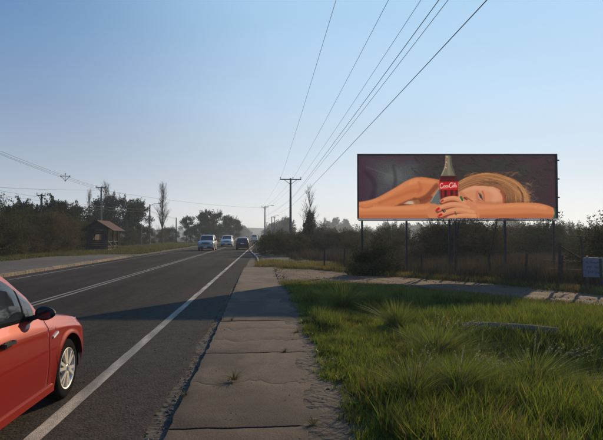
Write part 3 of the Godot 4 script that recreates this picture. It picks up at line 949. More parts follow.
# ---------------------------------------------------------------- poles and wires
func pole(called: String, x: float, d: float, h: float, arm: float, label: String, material := "poleconcrete", group := "", lamp := false) -> Node3D:
	var r := base(called, Vector3(x, ground_h(x, d), -d))
	var s := Shape.new()
	s.tube([Vector3(0, -0.4, 0), Vector3(0, h * 0.5, 0), Vector3(0, h, 0)], [0.17, 0.14, 0.105], 10)
	put("shaft", s.done(), M[material], r)
	if arm > 0.0:
		s = Shape.new()
		s.box(Vector3(0, h - 0.16, 0.13), Vector3(arm, 0.11, 0.1))
		put("crossarm", s.done(), M.polewood, r)
		for e in [-1, 1]:
			s = Shape.new()
			s.bar(Vector3(0, h - 0.75, 0.14), Vector3(e * arm * 0.3, h - 0.2, 0.14), 0.03, 0.05)
			put("brace", s.done(), M.steel, r)
		for e in [-0.96, 0.22, 0.96]:
			s = Shape.new()
			s.lathe([Vector2(0.0, 0.26), Vector2(0.03, 0.25), Vector2(0.055, 0.2), Vector2(0.035, 0.17), Vector2(0.06, 0.12), Vector2(0.04, 0.09), Vector2(0.025, 0.0)], Vector3(e * arm / 2, h - 0.11, 0.13), Vector3.UP, 10)
			put("insulator", s.done(), M.ceramic, r)
	if lamp:
		s = Shape.new()
		s.tube([Vector3(0, h - 0.3, 0), Vector3(0.7, h + 0.1, 0), Vector3(1.5, h + 0.2, 0)], [0.03, 0.03, 0.025], 6)
		put("lamp_arm", s.done(), M.steel, r)
		s = Shape.new()
		s.box(Vector3(1.75, h + 0.2, 0), Vector3(0.6, 0.12, 0.22))
		put("lamp_head", s.done(), M.steel, r)
	tag(r, label, "utility pole", group)
	return r
func wire(pts: Array, sag: float, r: float, label: String, group: String) -> void:
	var s := Shape.new()
	var line := []
	for k in pts.size() - 1:
		for a in 24:
			var f := a / 24.0
			line.append(pts[k].lerp(pts[k + 1], f) + Vector3(0, -sag * 4.0 * f * (1.0 - f), 0))
	line.append(pts[-1])
	var radii := []
	for p in line: radii.append(r)
	s.tube(line, radii, 5)
	tag(put("overhead_wire", s.done(), M.wire), label, "wire", group)
func make_poles() -> void:
	pole("utility_pole", 3.1, 62.0, 8.25, 2.5, "tall concrete pole with wide crossarm in the scrub by the billboard")
	pole("utility_pole", 3.2, -3.0, 8.4, 2.5, "concrete pole with crossarm beside the start of the sidewalk")
	pole("utility_pole", 0.2, 120.0, 8.2, 1.6, "concrete pole with short crossarm down the road past the island", "poleconcrete", "", true)
	pole("utility_pole", 2.2, 150.0, 7.0, 0.0, "plain lamp pole down the road behind the crossarm poles", "poleconcrete", "small poles down the road", true)
	pole("utility_pole", 3.1, 158.0, 7.2, 0.9, "plain lamp pole down the road behind the crossarm poles", "polewood", "small poles down the road")
	pole("utility_pole", 1.2, 230.0, 7.4, 1.2, "plain lamp pole down the road behind the crossarm poles", "polewood", "small poles down the road")
	for q in [[-1.18, 8.2, 8.25, "outer"], [0.28, 8.2, 8.25, "middle"], [1.18, 8.2, 8.25, "inner"]]:
		var y := 8.3
		wire([Vector3(3.2 + q[0], 8.5, 3.13), Vector3(3.1 + q[0], 8.38, -61.87), Vector3(0.2 + q[0] * 0.64, 8.3, -119.87), Vector3(1.2 + q[0] * 0.5, 7.5, -229.9)], 0.3, 0.007, "%s thin wire strung along the crossarm ends of the tall poles" % {"outer": "road-side", "middle": "middle", "inner": "field-side"}[q[3]], "crossarm wires")
	wire([Vector3(3.36, 6.3, 3.0), Vector3(3.24, 6.1, -62.0), Vector3(0.34, 6.2, -120)], 0.14, 0.008, "upper of the paired cables clamped to the pole shafts below the crossarm", "paired cables")
	wire([Vector3(3.46, 6.22, 3.0), Vector3(3.25, 6.0, -62.0), Vector3(0.35, 6.1, -120)], 0.2, 0.006, "lower of the paired cables clamped to the pole shafts below the crossarm", "paired cables")
	wire([Vector3(3.36, 5.3, 3.0), Vector3(3.24, 5.2, -62.0), Vector3(0.34, 5.3, -120)], 0.15, 0.008, "lowest thick cable running along the pole shafts under the paired cables", "")
	# line across the road
	pole("utility_pole", -22.8, 76.0, 8.3, 1.4, "grey pole with small crossarm right behind the timber shelter")
	pole("utility_pole", -23.2, 22.0, 10.6, 1.4, "tall grey pole behind the near end of the hedgerow", "poleconcrete")
	pole("utility_pole", -20.1, 95.0, 7.0, 0.0, "thin grey lamp pole between shelter and lone poplar", "poleconcrete", "", true)
	pole("utility_pole", -21.2, 130.0, 5.9, 0.0, "short grey pole beside the gum grove at the bend", "poleconcrete")
	pole("utility_pole", -24.4, 60.0, 6.0, 0.9, "weathered wooden pole sticking out of the hedgerow trees", "polewood")
	var post := Shape.new()
	post.tube([Vector3(0, -0.3, 0), Vector3(0, 3.3, 0)], [0.06, 0.05], 8)
	var po := put("sign_post", post.done(), M.poleconcrete)
	po.position = Vector3(-17.2, 0.1, -76.0)
	tag(po, "plain thin grey post standing on the grass just past the shelter", "post")
	for e in [[-0.5, 0.15], [0.0, 0.15], [0.5, -0.35]]:
		wire([Vector3(-23.2 + e[0], 10.6 + e[1], -22.0), Vector3(-22.8 + e[0], 8.25 + e[1], -76.0), Vector3(-21.2 + e[0] * 0.3, 5.85 + e[1] * 0.5, -130.0)], 0.55, 0.013, "one of three wires held by cross spacers above the hedgerow", "spaced wires over the hedgerow")
	for q in [[0.43, 0], [0.755, 0], [0.3, 1], [0.7, 1]]:
		var f: float = q[0]
		var a := Vector3(-23.2, 10.6, -22.0) if q[1] == 0 else Vector3(-22.8, 8.25, -76)
		var b := Vector3(-22.8, 8.25, -76.0) if q[1] == 0 else Vector3(-21.2, 5.85, -130)
		var p := a.lerp(b, f) + Vector3(0, -0.55 * 4.0 * f * (1.0 - f), 0)
		var s := Shape.new()
		s.bar(Vector3(-0.55, 0.14, 0), Vector3(0.55, 0.14, 0), 0.05, 0.05); s.bar(Vector3(0, 0.42, 0.03), Vector3(0, -0.45, 0.03), 0.05, 0.05)
		s.bar(Vector3(-0.5, 0.14, -0.02), Vector3(0, -0.4, -0.02), 0.04, 0.04); s.bar(Vector3(0.5, 0.14, -0.02), Vector3(0, -0.4, -0.02), 0.04, 0.04)
		for e in [Vector3(-0.5, 0.14, 0), Vector3(0.5, 0.14, 0), Vector3(0, 0.4, 0), Vector3(0, -0.4, 0)]: s.box(e, Vector3(0.13, 0.13, 0.13))
		var o := put("wire_spacer", s.done(), M.ceramic)
		o.position = p
		tag(o, "cross-shaped spacer clamped on the wires above the hedgerow" if q[1] == 0 else "cross-shaped spacer clamped on the wires past the shelter", "wire spacer", "wire spacers over the hedgerow" if q[1] == 0 else "wire spacers past the shelter")
	wire([Vector3(-22.8, 8.1, -76.0), Vector3(0.2, 8.0, -120.0)], 0.5, 0.014, "wire crossing above the road from shelter pole to far crossarm pole", "")
	wire([Vector3(-48.0, 9.0, -60.0), Vector3(-22.8, 8.1, -76.0)], 0.7, 0.014, "wire running from the shelter pole away over the hedgerow trees", "")
	for y in [6.0, 5.6]:
		wire([Vector3(-25.0, y + 1.0, -20.0), Vector3(-24.4, y - 0.1, -60.0), Vector3(-20.1, y + 0.4, -95.0)], 0.4, 0.012, "low telephone wire running to the weathered pole in the hedgerow", "telephone wires of the hedgerow pole")

# ---------------------------------------------------------------- shelter, fence, sign, culvert
func make_shelter() -> void:
	var r := base("bus_shelter", Vector3(-17.75, 0.1, -60.0))
	tag(r, "dark timber shelter with rusty red gable roof beside the far verge", "shelter")
	var w := 2.05
	var l := 4.0
	var s := Shape.new()
	s.box(Vector3(0, 0.05, 0), Vector3(w + 0.2, 0.16, l + 0.2))
	put("floor", s.done(), M.poleconcrete, r)
	for x in [-w / 2, w / 2]:
		for z in [-l / 2, -0.2, l / 2]:
			s = Shape.new()
			s.tube([Vector3(x, 0.1, z), Vector3(x, 2.3, z)], [0.09, 0.085], 8)
			put("post", s.done(), M.timber, r)
	# boarded gable end, back wall, low front rail
	for k in 10:
		s = Shape.new()
		s.box(Vector3(-0.02, 0.24 + k * 0.2, l / 2 - 0.02 + rr(-0.006, 0.006)), Vector3(w - 0.22, 0.185, 0.04))
		if k > 4 and k < 8:
			s = Shape.new()
			s.box(Vector3(-0.75, 0.24 + k * 0.2, l / 2 - 0.02), Vector3(0.58, 0.185, 0.04)); s.box(Vector3(0.72, 0.24 + k * 0.2, l / 2 - 0.02), Vector3(0.6, 0.185, 0.04))
		put("board", s.done(), M.timber, r)
		s = Shape.new()
		s.box(Vector3(-w / 2 + 0.02, 0.24 + k * 0.2, 0), Vector3(0.04, 0.185, l - 0.22))
		put("board", s.done(), M.timber, r)
	for z0 in [[l / 2 - 0.1, 0.0], [-0.4, -l / 2 + 0.1]]:
		for y in [0.45, 0.95]:
			s = Shape.new()
			s.bar(Vector3(w / 2, y, z0[0]), Vector3(w / 2, y, z0[1]), 0.06, 0.1)
			put("rail", s.done(), M.fencewood, r)
		s = Shape.new()
		s.bar(Vector3(w / 2, 1.15, z0[0]), Vector3(w / 2 + 0.04, 0.3, z0[1]), 0.05, 0.1)
		put("rail", s.done(), M.fencewood, r)
	s = Shape.new()
	s.box(Vector3(-0.8, 0.5, 0), Vector3(0.4, 0.06, l - 0.5)); s.box(Vector3(-0.8, 0.3, -1.2), Vector3(0.3, 0.36, 0.08)); s.box(Vector3(-0.8, 0.3, 1.2), Vector3(0.3, 0.36, 0.08))
	put("bench", s.done(), M.fencewood, r)
	for z in [-l / 2, l / 2]:
		s = Shape.new()
		s.tri(Vector3(-w / 2 - 0.1, 2.28, z), Vector3(w / 2 + 0.1, 2.28, z), Vector3(0, 3.1, z))
		s.tri(Vector3(w / 2 + 0.1, 2.28, z - 0.04), Vector3(-w / 2 - 0.1, 2.28, z - 0.04), Vector3(0, 3.1, z - 0.04))
		put("gable", s.done(), M.timber, r)
	var roof := Shape.new()
	roof.bar(Vector3(0, 3.22, -l / 2 - 0.4), Vector3(0, 3.22, l / 2 + 0.4), 0.16, 0.08)
	var ro := put("roof", roof.done(), M.tile, r)
	for e in [-1, 1]:
		for k in 9:
			s = Shape.new()
			var a := Vector3(e * (0.04 + k * 0.19), 3.22 - k * 0.118, 0)
			var b := Vector3(e * (0.04 + (k + 1.12) * 0.19), 3.2 - (k + 1.12) * 0.118, 0)
			var z := Vector3(0, 0, l / 2 + 0.4)
			var up := Vector3(0, 0.035, 0)
			s.quad(a - z, b - z + up, b + z + up, a + z); s.quad(a - z - up, a + z - up, b + z, b - z)
			s.quad(b - z, b + z, b + z + up, b - z + up); s.quad(a + z - up, a + z, b + z + up, b + z); s.quad(a - z, a - z - up, b - z, b - z + up)
			put("shingle", s.done(), M.tile, ro)

func make_fence() -> void:
	var f := base("wire_fence")
	tag(f, "old wire fence of thin wooden posts between dirt track and billboard", "fence")
	var pts := []
	for k in 13:
		var t := 0.14 + k * 0.058
		var p := curve_at(track_up, t) + Vector2(0.75, 0.95)
		pts.append(p)
		var s := Shape.new()
		var lean := Vector3(rr(-0.06, 0.06), 0, rr(-0.05, 0.05))
		var h := rr(0.85, 1.1)
		var y := ground_h(p.x, p.y)
		s.tube([Vector3(p.x, y - 0.2, -p.y), Vector3(p.x, y + h * 0.5, -p.y) + lean * 0.5, Vector3(p.x, y + h, -p.y) + lean], [0.045, 0.042, 0.036], 7)
		put("post", s.done(), M.fencewood, f)
	for y in [0.3, 0.58, 0.84]:
		var s := Shape.new()
		var line := []
		var radii := []
		for p in pts:
			line.append(Vector3(p.x, ground_h(p.x, p.y) + y, -p.y + 0.045)); radii.append(0.0035)
		s.tube(line, radii, 4)
		put("strand", s.done(), M.darksteel, f)
	# gate post with brace, and the notice board beside it
	var g := base("gate_post", Vector3(9.95, ground_h(9.95, 15.9), -15.9))
	tag(g, "thick crooked wooden gate post with diagonal brace beside the notice board", "post")
	var s := Shape.new()
	s.tube([Vector3(0, -0.3, 0), Vector3(0.02, 0.7, 0), Vector3(-0.02, 1.2, 0), Vector3(-0.1, 1.62, 0.02)], [0.06, 0.056, 0.05, 0.035], 9)
	put("shaft", s.done(), M.fencewood, g)
	s = Shape.new()
	s.tube([Vector3(-0.75, 1.3, 0.0), Vector3(0, 0.85, 0.03)], [0.022, 0.025], 7)
	put("brace", s.done(), M.fencewood, g)
	s = Shape.new()
	s.tube([Vector3(-0.8, -0.2, 0), Vector3(-0.76, 1.4, 0)], [0.05, 0.045], 7)
	put("stake", s.done(), M.fencewood, g)
	var b := base("notice_board", Vector3(10.28, ground_h(10.3, 15.3), -15.3), deg_to_rad(-22))
	tag(b, "white metal notice board with dark lettering on posts by the gate", "sign")
	var bs := Shape.new()
	bs.quad(Vector3(-0.62, 0.37, 0.012), Vector3(0.62, 0.37, 0.012), Vector3(0.62, 0.95, 0.012), Vector3(-0.62, 0.95, 0.012))
	var bm := mat(1, 1, 1, 0.6)
	bm.albedo_texture = notice_texture()
	put("face", bs.done(), bm, b)
	bs = Shape.new()
	bs.box(Vector3(0, 0.66, 0), Vector3(1.26, 0.6, 0.02))
	put("panel", bs.done(), M.steel, b)
	for x in [-0.5, 0.5]:
		bs = Shape.new()
		bs.box(Vector3(x, 0.4, -0.035), Vector3(0.05, 1.2, 0.05))
		put("post", bs.done(), M.steel, b)
func notice_texture() -> ImageTexture:
	var im := Image.create(256, 120, false, Image.FORMAT_RGB8)
	im.fill(Color(0.46, 0.47, 0.52))
	var r := RandomNumberGenerator.new()
	r.seed = 12
	for row in 3:       # weathered lettering that cannot be made out: rows of worn strokes
		var x := 16 + row * 6
		var y := 18 + row * 32
		while x < 232 - row * 4:
			if r.randf() < 0.12: x += 9
			im.fill_rect(Rect2i(x, y + r.randi_range(0, 5), 3, r.randi_range(9, 17)), Color(0.24, 0.25, 0.33))
			if r.randf() < 0.5: im.fill_rect(Rect2i(x, y + r.randi_range(3, 15), 6, 3), Color(0.27, 0.28, 0.36))
			x += r.randi_range(5, 7)
	im.resize(84, 40, Image.INTERPOLATE_BILINEAR)
	im.resize(256, 120, Image.INTERPOLATE_CUBIC)
	im.generate_mipmaps()
	return ImageTexture.create_from_image(im)
func make_culvert() -> void:
	var c := base("culvert_head", Vector3(4.25, 0, -9.0), atan2(0.5, 1.36) * -1.0)
	tag(c, "low pale concrete culvert head wall across the grassy ditch", "culvert")
	var s := Shape.new()
	s.col = Color(0.16, 0.145, 0.125)
	s.box(Vector3(0, -0.42, 0), Vector3(1.5, 0.8, 0.14))
	put("wall", s.done(), M.concrete, c)
	s = Shape.new()
	s.col = Color(0.16, 0.145, 0.12)
	s.tube([Vector3(-0.82, -0.02, 0.02), Vector3(-0.78, 0.02, 0.02), Vector3(-0.3, 0.035, 0.02), Vector3(0.35, 0.025, 0.02), Vector3(0.76, 0.0, 0.02), Vector3(0.82, -0.05, 0.02)], [0.05, 0.1, 0.11, 0.105, 0.1, 0.05], 10)
	put("coping", s.done(), M.concrete, c)
	s = Shape.new()
	s.col = Color(0.1, 0.09, 0.08)
	s.lathe([Vector2(0.26, 0.13), Vector2(0.31, 0.13), Vector2(0.31, 0.07), Vector2(0.26, 0.07), Vector2(0.26, 0.13)], Vector3(0, -0.36, 0), Vector3(0, 0, 1), 20)
	put("pipe_mouth", s.done(), M.concrete, c)

func make_stones() -> void:
	var s := Shape.new()
	var rows := []
	for a in 5:
		var r := []
		var e := PI * a / 4.0
		for b in 8: r.append(Vector3(sin(e) * cos(TAU * (b % 7) / 7.0), cos(e) * 0.6, sin(e) * sin(TAU * (b % 7) / 7.0)) * (1.0 + 0.2 * sin(b % 7 * 2.1 + a)))
		rows.append(r)
	s.grid(rows)
	var mesh := s.done()
	var mm := MultiMesh.new()
	mm.transform_format = MultiMesh.TRANSFORM_3D; mm.use_colors = true; mm.mesh = mesh
	var list := []
	for q in 1300:
		var d := 2.5 + 26.0 * pow(rng.randf(), 1.6)
		var x := -0.89 + rng.randfn() * 0.05
		var y := 0.004
		var k := q % 5
		if k == 1:
			x = 0.72 + rng.randfn() * 0.12; y = 0.0
		if k == 2 and rng.randf() < 0.4: x = -1.25 + rng.randfn() * 0.2
		if x > -0.84 and x < 0.5: continue
		if x > 0.3: y = ground_h(x, d)
		if x > -0.98 and x < 0: y = -0.012
		list.append([Vector3(x, y, -d), rr(0.003, 0.011) * (1.9 if rng.randf() < 0.06 else 1.0)])
	for q in 900:
		var t := rr(0.0, 0.9)
		var p := curve_at(track_low, t).lerp(curve_at(track_up, t), rr(0.0, 1.0))
		list.append([Vector3(p.x, ground_h(p.x, p.y) + 0.03, -p.y), rr(0.008, 0.026)])
	for q in 50: list.append([Vector3(rr(-0.75, 0.55), 0.066, -rr(3.5, 14)), rr(0.003, 0.009)])
	mm.instance_count = list.size()
	for k in list.size():
		var z: float = list[k][1]
		mm.set_instance_transform(k, Transform3D(Basis(Vector3.UP, rr(0, TAU)).scaled(Vector3(z * rr(0.8, 1.4), z, z)), list[k][0]))
		var t := rr(0.05, 0.2)
		mm.set_instance_color(k, Color(t, t * 0.9, t * 0.78))
	var o := MultiMeshInstance3D.new()
	o.multimesh = mm; o.material_override = M.stone; o.name = numbered("loose_gravel"); add_child(o)
	tag(o, "loose grey gravel strewn along the crumbling sidewalk edges", "gravel", "", "stuff")

# ---------------------------------------------------------------- vehicles
# Profile keys are [distance from the nose, height]; local -z is forward, the car is centred on its length, wheels on y = 0.
func at_key(keys: Array, s: float) -> float:
	if s <= keys[0][0]: return keys[0][1]
	for k in keys.size() - 1:
		if s <= keys[k + 1][0]:
			var f: float = (s - keys[k][0]) / (keys[k + 1][0] - keys[k][0])
			var m0: float = 0.0 if k == 0 else (keys[k + 1][1] - keys[k - 1][1]) / (keys[k + 1][0] - keys[k - 1][0])
			var m1: float = 0.0 if k + 2 >= keys.size() else (keys[k + 2][1] - keys[k][1]) / (keys[k + 2][0] - keys[k][0])
			var h: float = keys[k + 1][0] - keys[k][0]
			var f2 := f * f
			var f3 := f2 * f
			return (2 * f3 - 3 * f2 + 1) * keys[k][1] + (f3 - 2 * f2 + f) * h * m0 + (-2 * f3 + 3 * f2) * keys[k + 1][1] + (f3 - f2) * h * m1
	return keys[-1][1]

func make_car(called: String, P: Dictionary) -> Node3D:
	var r := base(called)
	var L: float = P.length
	var W: float = P.width / 2.0
	var R: float = P.wheel
	var fa: float = P.front_axle
	var ra: float = P.rear_axle
	var seams: Array = P.seams
	var ss := []
	for k in int(L / 0.05) + 1: ss.append(k * L / int(L / 0.05))
	for e in [0.008, 0.02, 0.035, L - 0.008, L - 0.02, L - 0.035]: ss.append(e)
	for a in [fa, ra]:
		for k in 25: ss.append(a + (R + 0.055) * cos(PI * k / 24.0))
	for a in seams: ss.append_array([a - 0.006, a - 0.003, a + 0.003, a + 0.006])
	ss.append_array([P.glass0, P.glass1, P.pillar0, P.pillar1])
	if P.has("divider"): ss.append_array([P.divider, P.divider + 0.035])
	ss.sort()
	var clean := []
	for q in ss:
		if q >= 0.0 and q <= L and (clean.is_empty() or q - clean[-1] > 0.0025): clean.append(q)
	ss = clean
	var arch := R + 0.055
	var side_rows := []      # per s: bottom to shoulder
	var upper := []          # per s: shoulder to roof edge (6 points)
	var roof := []           # per s: roof edge to centre (7 points)
	for s in ss:
		var nose := clampf(s / 0.5, 0, 1)
		var tail := clampf((L - s) / 0.45, 0, 1)
		var w := W * (1.0 - 0.2 * pow(1.0 - nose, 2.4) - 0.13 * pow(1.0 - tail, 2.4))
		var belt := at_key(P.belt, s)
		var bottom := at_key(P.sill, s)
		for a in [fa, ra]:
			if abs(s - a) < arch: bottom = maxf(bottom, R + sqrt(maxf(0.0, arch * arch - (s - a) * (s - a))))
		bottom = minf(bottom, belt - 0.1)
		var row := []
		for k in 15:
			var f := k / 14.0
			var y := lerpf(bottom, belt, f)
			var t := (y - 0.2) / maxf(0.1, belt - 0.2)
			var x := w * (0.945 + 0.055 * sin(clampf(0.15 + t * 1.25, 0, 1.4) * PI * 0.62)) - 0.05 * W * pow(maxf(0.0, t - 0.72) / 0.28, 2.0)
			x += 0.012 * exp(-pow((t - 0.84) / 0.05, 2.0))                       # crease along the shoulder
			for a in [fa, ra]:
				var q := sqrt((s - a) * (s - a) + (y - R) * (y - R))
				if q < arch + 0.06: x += 0.014 * smoothstep(arch + 0.06, arch, q)        # flared arch lips
			for a in seams:
				if abs(s - a) < 0.004 and y > at_key(P.sill, s) + 0.09: x -= 0.009
			row.append(Vector3(x, y, s - L / 2))
		side_rows.append(row)
		var sh: Vector3 = row[14]
		var top := at_key(P.top, s)
		var rise := maxf(0.0, top - belt)
		var ex := sh.x - (0.05 + 0.36 * clampf(rise - 0.06, 0.0, 0.6)) * 0.62 - 0.02
		var ey := lerpf(belt + 0.015, top - 0.045, clampf(rise / 0.22, 0, 1))
		var edge := Vector3(ex, ey, s - L / 2)
		var span := ey - belt
		var ur := []
		for f in [0.0, minf(0.03, span * 0.2), span * 0.35 + 0.01, span * 0.66, maxf(span - 0.055, span * 0.78), span]:
			var g: float = f / maxf(span, 0.001)
			ur.append(sh.lerp(edge, g) + Vector3(0.022 * sin(PI * clampf(g, 0, 1)) * clampf(span / 0.3, 0, 1), 0, 0))
		upper.append(ur)
		var rf := []
		for k in 9:
			var g: float = [0.0, 0.1, 0.22, 0.4, 0.55, 0.7, 0.82, 0.92, 1.0][k]
			rf.append(Vector3(ex * (1.0 - g), ey + (top - ey) * sin(g * PI / 2.0), s - L / 2))
		roof.append(rf)
	# the nose and the tail are closed by rounded faces
	var mirror := func(a: Array) -> Array:
		var o := []
		for row in a:
			var q := []
			for p in row: q.append(Vector3(-p.x, p.y, p.z))
			o.append(q)
		return o
	var body := Shape.new()
	var glass_r := Shape.new()
	var glass_l := Shape.new()
	var rear_glass_r := Shape.new()
	var rear_glass_l := Shape.new()
	var screen := Shape.new()
	var back_screen := Shape.new()
	var pillar_r := Shape.new()
	var pillar_l := Shape.new()
	var is_side := func(s0: float, s1: float) -> int:     # 0 body, 1 front glass, 2 rear glass, 3 black pillar
		var m := (s0 + s1) / 2
		if m < P.glass0 or m > P.glass1: return 0
		if m > P.pillar0 and m < P.pillar1: return 3
		if P.has("divider") and m > P.divider and m < P.divider + 0.035: return 3
		return 1 if m < P.pillar0 else 2
	for e in [1, -1]:
		var sr: Array = side_rows if e == 1 else mirror.call(side_rows)
		var up: Array = upper if e == 1 else mirror.call(upper)
		var rf: Array = roof if e == 1 else mirror.call(roof)
		var pillar: Shape = pillar_r if e == 1 else pillar_l
		body.grid(sr, e == -1)
		# inner arch liners
		for k in ss.size() - 1:
			var kind: int = is_side.call(ss[k], ss[k + 1])
			for j in 5:
				var t: Shape = body
				var tall: bool = up[k][5].y - up[k][0].y > 0.12 and up[k + 1][5].y - up[k + 1][0].y > 0.12
				if kind > 0 and tall and j == 0: t = pillar
				if kind > 0 and tall and j > 0 and j < 4:
					t = pillar if kind == 3 else ((glass_r if e == 1 else glass_l) if kind == 1 else (rear_glass_r if e == 1 else rear_glass_l))
				if e == 1: t.quad(up[k + 1][j], up[k][j], up[k][j + 1], up[k + 1][j + 1])
				else: t.quad(up[k][j], up[k + 1][j], up[k + 1][j + 1], up[k][j + 1])
			for j in 8:
				var m: float = (ss[k] + ss[k + 1]) / 2
				var t: Shape = body
				if j > 0 and m > P.screen[0] and m < P.screen[1]: t = screen
				if j > 0 and m > P.back[0] and m < P.back[1]: t = back_screen
				if e == 1: t.quad(rf[k + 1][j], rf[k][j], rf[k][j + 1], rf[k + 1][j + 1])
				else: t.quad(rf[k][j], rf[k + 1][j], rf[k + 1][j + 1], rf[k][j + 1])
	for z in [0, ss.size() - 1]:
		var bulge := Vector3(0, 0, -0.09 if z == 0 else 0.07)
		var rows := []
		var right: Array = side_rows[z].duplicate()
		right.append_array(upper[z].slice(1)); right.append_array(roof[z].slice(1, 2))
		for p in right:
			var q := []
			for k in 13:
				var g := -1.0 + k / 6.0
				var yy: float = (p.y - right[0].y) / (right[-1].y - right[0].y)
				q.append(Vector3(p.x * g, p.y, p.z) + bulge * (1.0 - g * g) * (0.35 + 0.65 * sin(clampf(yy, 0, 1) * PI)))
			rows.append(q)
		body.grid(rows, z == 0)
	var paint: Material = M[P.paint]
	put("body", body.done(), paint, r)
	# underbody and wheel wells
	var under := Shape.new()
	under.box(Vector3(0, 0.32, 0), Vector3(W * 1.5, 0.2, L * 0.9))
	put("underbody", under.done(), M.blackplastic, r)
	for a in [fa, ra]:
		for e in [-1, 1]:
			var wl := Shape.new()
			var rows := []
			for k in 17:
				var t := PI * (k / 16.0 * 1.1 - 0.05)
				var p := Vector3(e * (W - 0.035), R + arch * sin(t), a - L / 2 + arch * cos(t))
				rows.append([p, Vector3(e * (W - 0.3), p.y, p.z)])
			wl.grid(rows, e == 1)
			put("wheel_well", wl.done(), M.blackplastic, r)
			make_wheel(r, Vector3(e * (W - 0.02), R, a - L / 2), R, e)
	for g in [["windscreen", screen], ["rear_window", back_screen], ["side_window", glass_r], ["side_window", glass_l], ["side_window", rear_glass_r], ["side_window", rear_glass_l]]:
		if g[1].v.size() > 0: put(g[0], g[1].done(), M.glass, r)
	for g in [pillar_r, pillar_l]:
		if g.v.size() > 0: put("window_seal", g.done(), M.seal, r)
	# interior
	var inn := Shape.new()
	for x in [-0.36, 0.36]:
		for s in P.seats:
			inn.box(Vector3(x, 0.55, s - L / 2), Vector3(0.5, 0.16, 0.5)); inn.box(Vector3(x, 0.82, s - L / 2 + 0.28), Vector3(0.48, 0.56, 0.14), Basis(Vector3.RIGHT, 0.22)); inn.box(Vector3(x, 1.17, s - L / 2 + 0.36), Vector3(0.26, 0.17, 0.09))
	put("seating", inn.done(), M.seat, r)
	inn = Shape.new()
	inn.box(Vector3(0, 0.78, P.screen[0] - L / 2 + 0.42), Vector3(W * 1.7, 0.22, 0.45))
	put("dashboard", inn.done(), M.seat, r)
	for e in [-1, 1]:
		var sk := Shape.new()
		sk.bar(Vector3(e * W * 0.962, 0.215, fa + arch + 0.03 - L / 2), Vector3(e * W * 0.962, 0.215, ra - arch - 0.03 - L / 2), 0.05, 0.06)
		put("sill", sk.done(), paint, r)
	# mirrors, handles, indicators
	for e in [-1, 1]:
		var mz: float = P.mirror - L / 2
		var my: float = at_key(P.belt, P.mirror) + 0.06
		var ms := Shape.new()
		var rows := []
		for a in 9:
			var t := PI * a / 8.0
			var q := []
			for b in 13:
				var u := TAU * b / 12.0
				var sx := sin(t) * cos(u)
				q.append(Vector3(e * (W + 0.05) + e * cos(t) * -0.09, my + 0.062 * sx * (1.0 + 0.15 * cos(t)), mz + 0.065 * sin(t) * sin(u) * (1.0 if sin(u) < 0 else 0.45)))
			rows.append(q)
		ms.grid(rows)
		ms.bar(Vector3(e * (W - 0.09), my - 0.05, mz), Vector3(e * (W + 0.0), my - 0.02, mz), 0.08, 0.045)
		var mo := put("mirror", ms.done(), M.blackplastic, r)
		var mg := Shape.new()
		mg.box(Vector3(e * (W + 0.052), my, mz + 0.032), Vector3(0.11, 0.078, 0.005))
		put("mirror_glass", mg.done(), M.mirrorglass, mo)
		for s in P.handles:
			var hs := Shape.new()
			var hy: float = at_key(P.belt, s) - 0.12
			var hx := 0.0
			for k in ss.size():
				if ss[k] >= s:
					for p in side_rows[k]:
						if p.y <= hy: hx = p.x
					break
			hs.box(Vector3(e * (hx + 0.012), hy, s - L / 2), Vector3(0.01, 0.05, 0.11))
			hs.bar(Vector3(e * (hx + 0.035), hy + 0.006, s - L / 2 - 0.075), Vector3(e * (hx + 0.035), hy + 0.006, s - L / 2 + 0.085), 0.016, 0.022)
			hs.box(Vector3(e * (hx + 0.02), hy + 0.006, s - L / 2 - 0.075), Vector3(0.034, 0.03, 0.02)); hs.box(Vector3(e * (hx + 0.02), hy + 0.006, s - L / 2 + 0.085), Vector3(0.034, 0.03, 0.02))
			put("door_handle", hs.done(), M.blackplastic, r)
		if P.has("indicator"):
			var ish := Shape.new()
			var s: float = P.indicator[0]
			var y: float = P.indicator[1]
			var ix := 0.0
			for k in ss.size():
				if ss[k] >= s:
					for p in side_rows[k]:
						if p.y <= y: ix = p.x
					break
			ish.bar(Vector3(e * (ix + 0.004), y - 0.016, s - L / 2 + 0.055), Vector3(e * (ix + 0.004), y + 0.016, s - L / 2 - 0.055), 0.016, 0.022)
			put("side_indicator", ish.done(), M.lens, r)
	# lamps, grille, bumper, plate
	var ym: float = P.lamp_y
	for e in [-1, 1]:
		var hl := Shape.new()
		hl.lathe([Vector2(0.0, 0.03), Vector2(0.06, 0.025), Vector2(0.095, 0.0), Vector2(0.1, -0.06)], Vector3(e * W * 0.58, ym, -L / 2 - 0.035), Vector3(0, 0, -1), 14)
		hl.box(Vector3(e * W * 0.6, ym, -L / 2 + 0.0), Vector3(0.26, 0.13, 0.12), Basis(Vector3.UP, e * 0.35))
		put("headlight", hl.done(), M.lens, r)
		var tl := Shape.new()
		tl.box(Vector3(e * W * 0.74, ym + 0.14, L / 2 + 0.0), Vector3(0.26, 0.2, 0.1), Basis(Vector3.UP, e * 0.3))
		put("tail_light", tl.done(), M.redlens, r)
	var gr := Shape.new()
	for k in 4: gr.box(Vector3(0, ym - 0.07 + k * 0.045, -L / 2 - 0.085), Vector3(W * 0.85, 0.024, 0.05))
	put("grille", gr.done(), M.blackplastic, r)
	for z in [-1, 1]:
		var bp := Shape.new()
		bp.box(Vector3(0, 0.4, z * (L / 2 + 0.055)), Vector3(W * 1.35, 0.11, 0.1))
		put("bumper", bp.done(), M.blackplastic, r)
		bp = Shape.new()
		bp.box(Vector3(0, 0.42 if z < 0 else ym + 0.05, z * (L / 2 + 0.11)), Vector3(0.4, 0.12, 0.012))
		put("number_plate", bp.done(), M.plate, r)
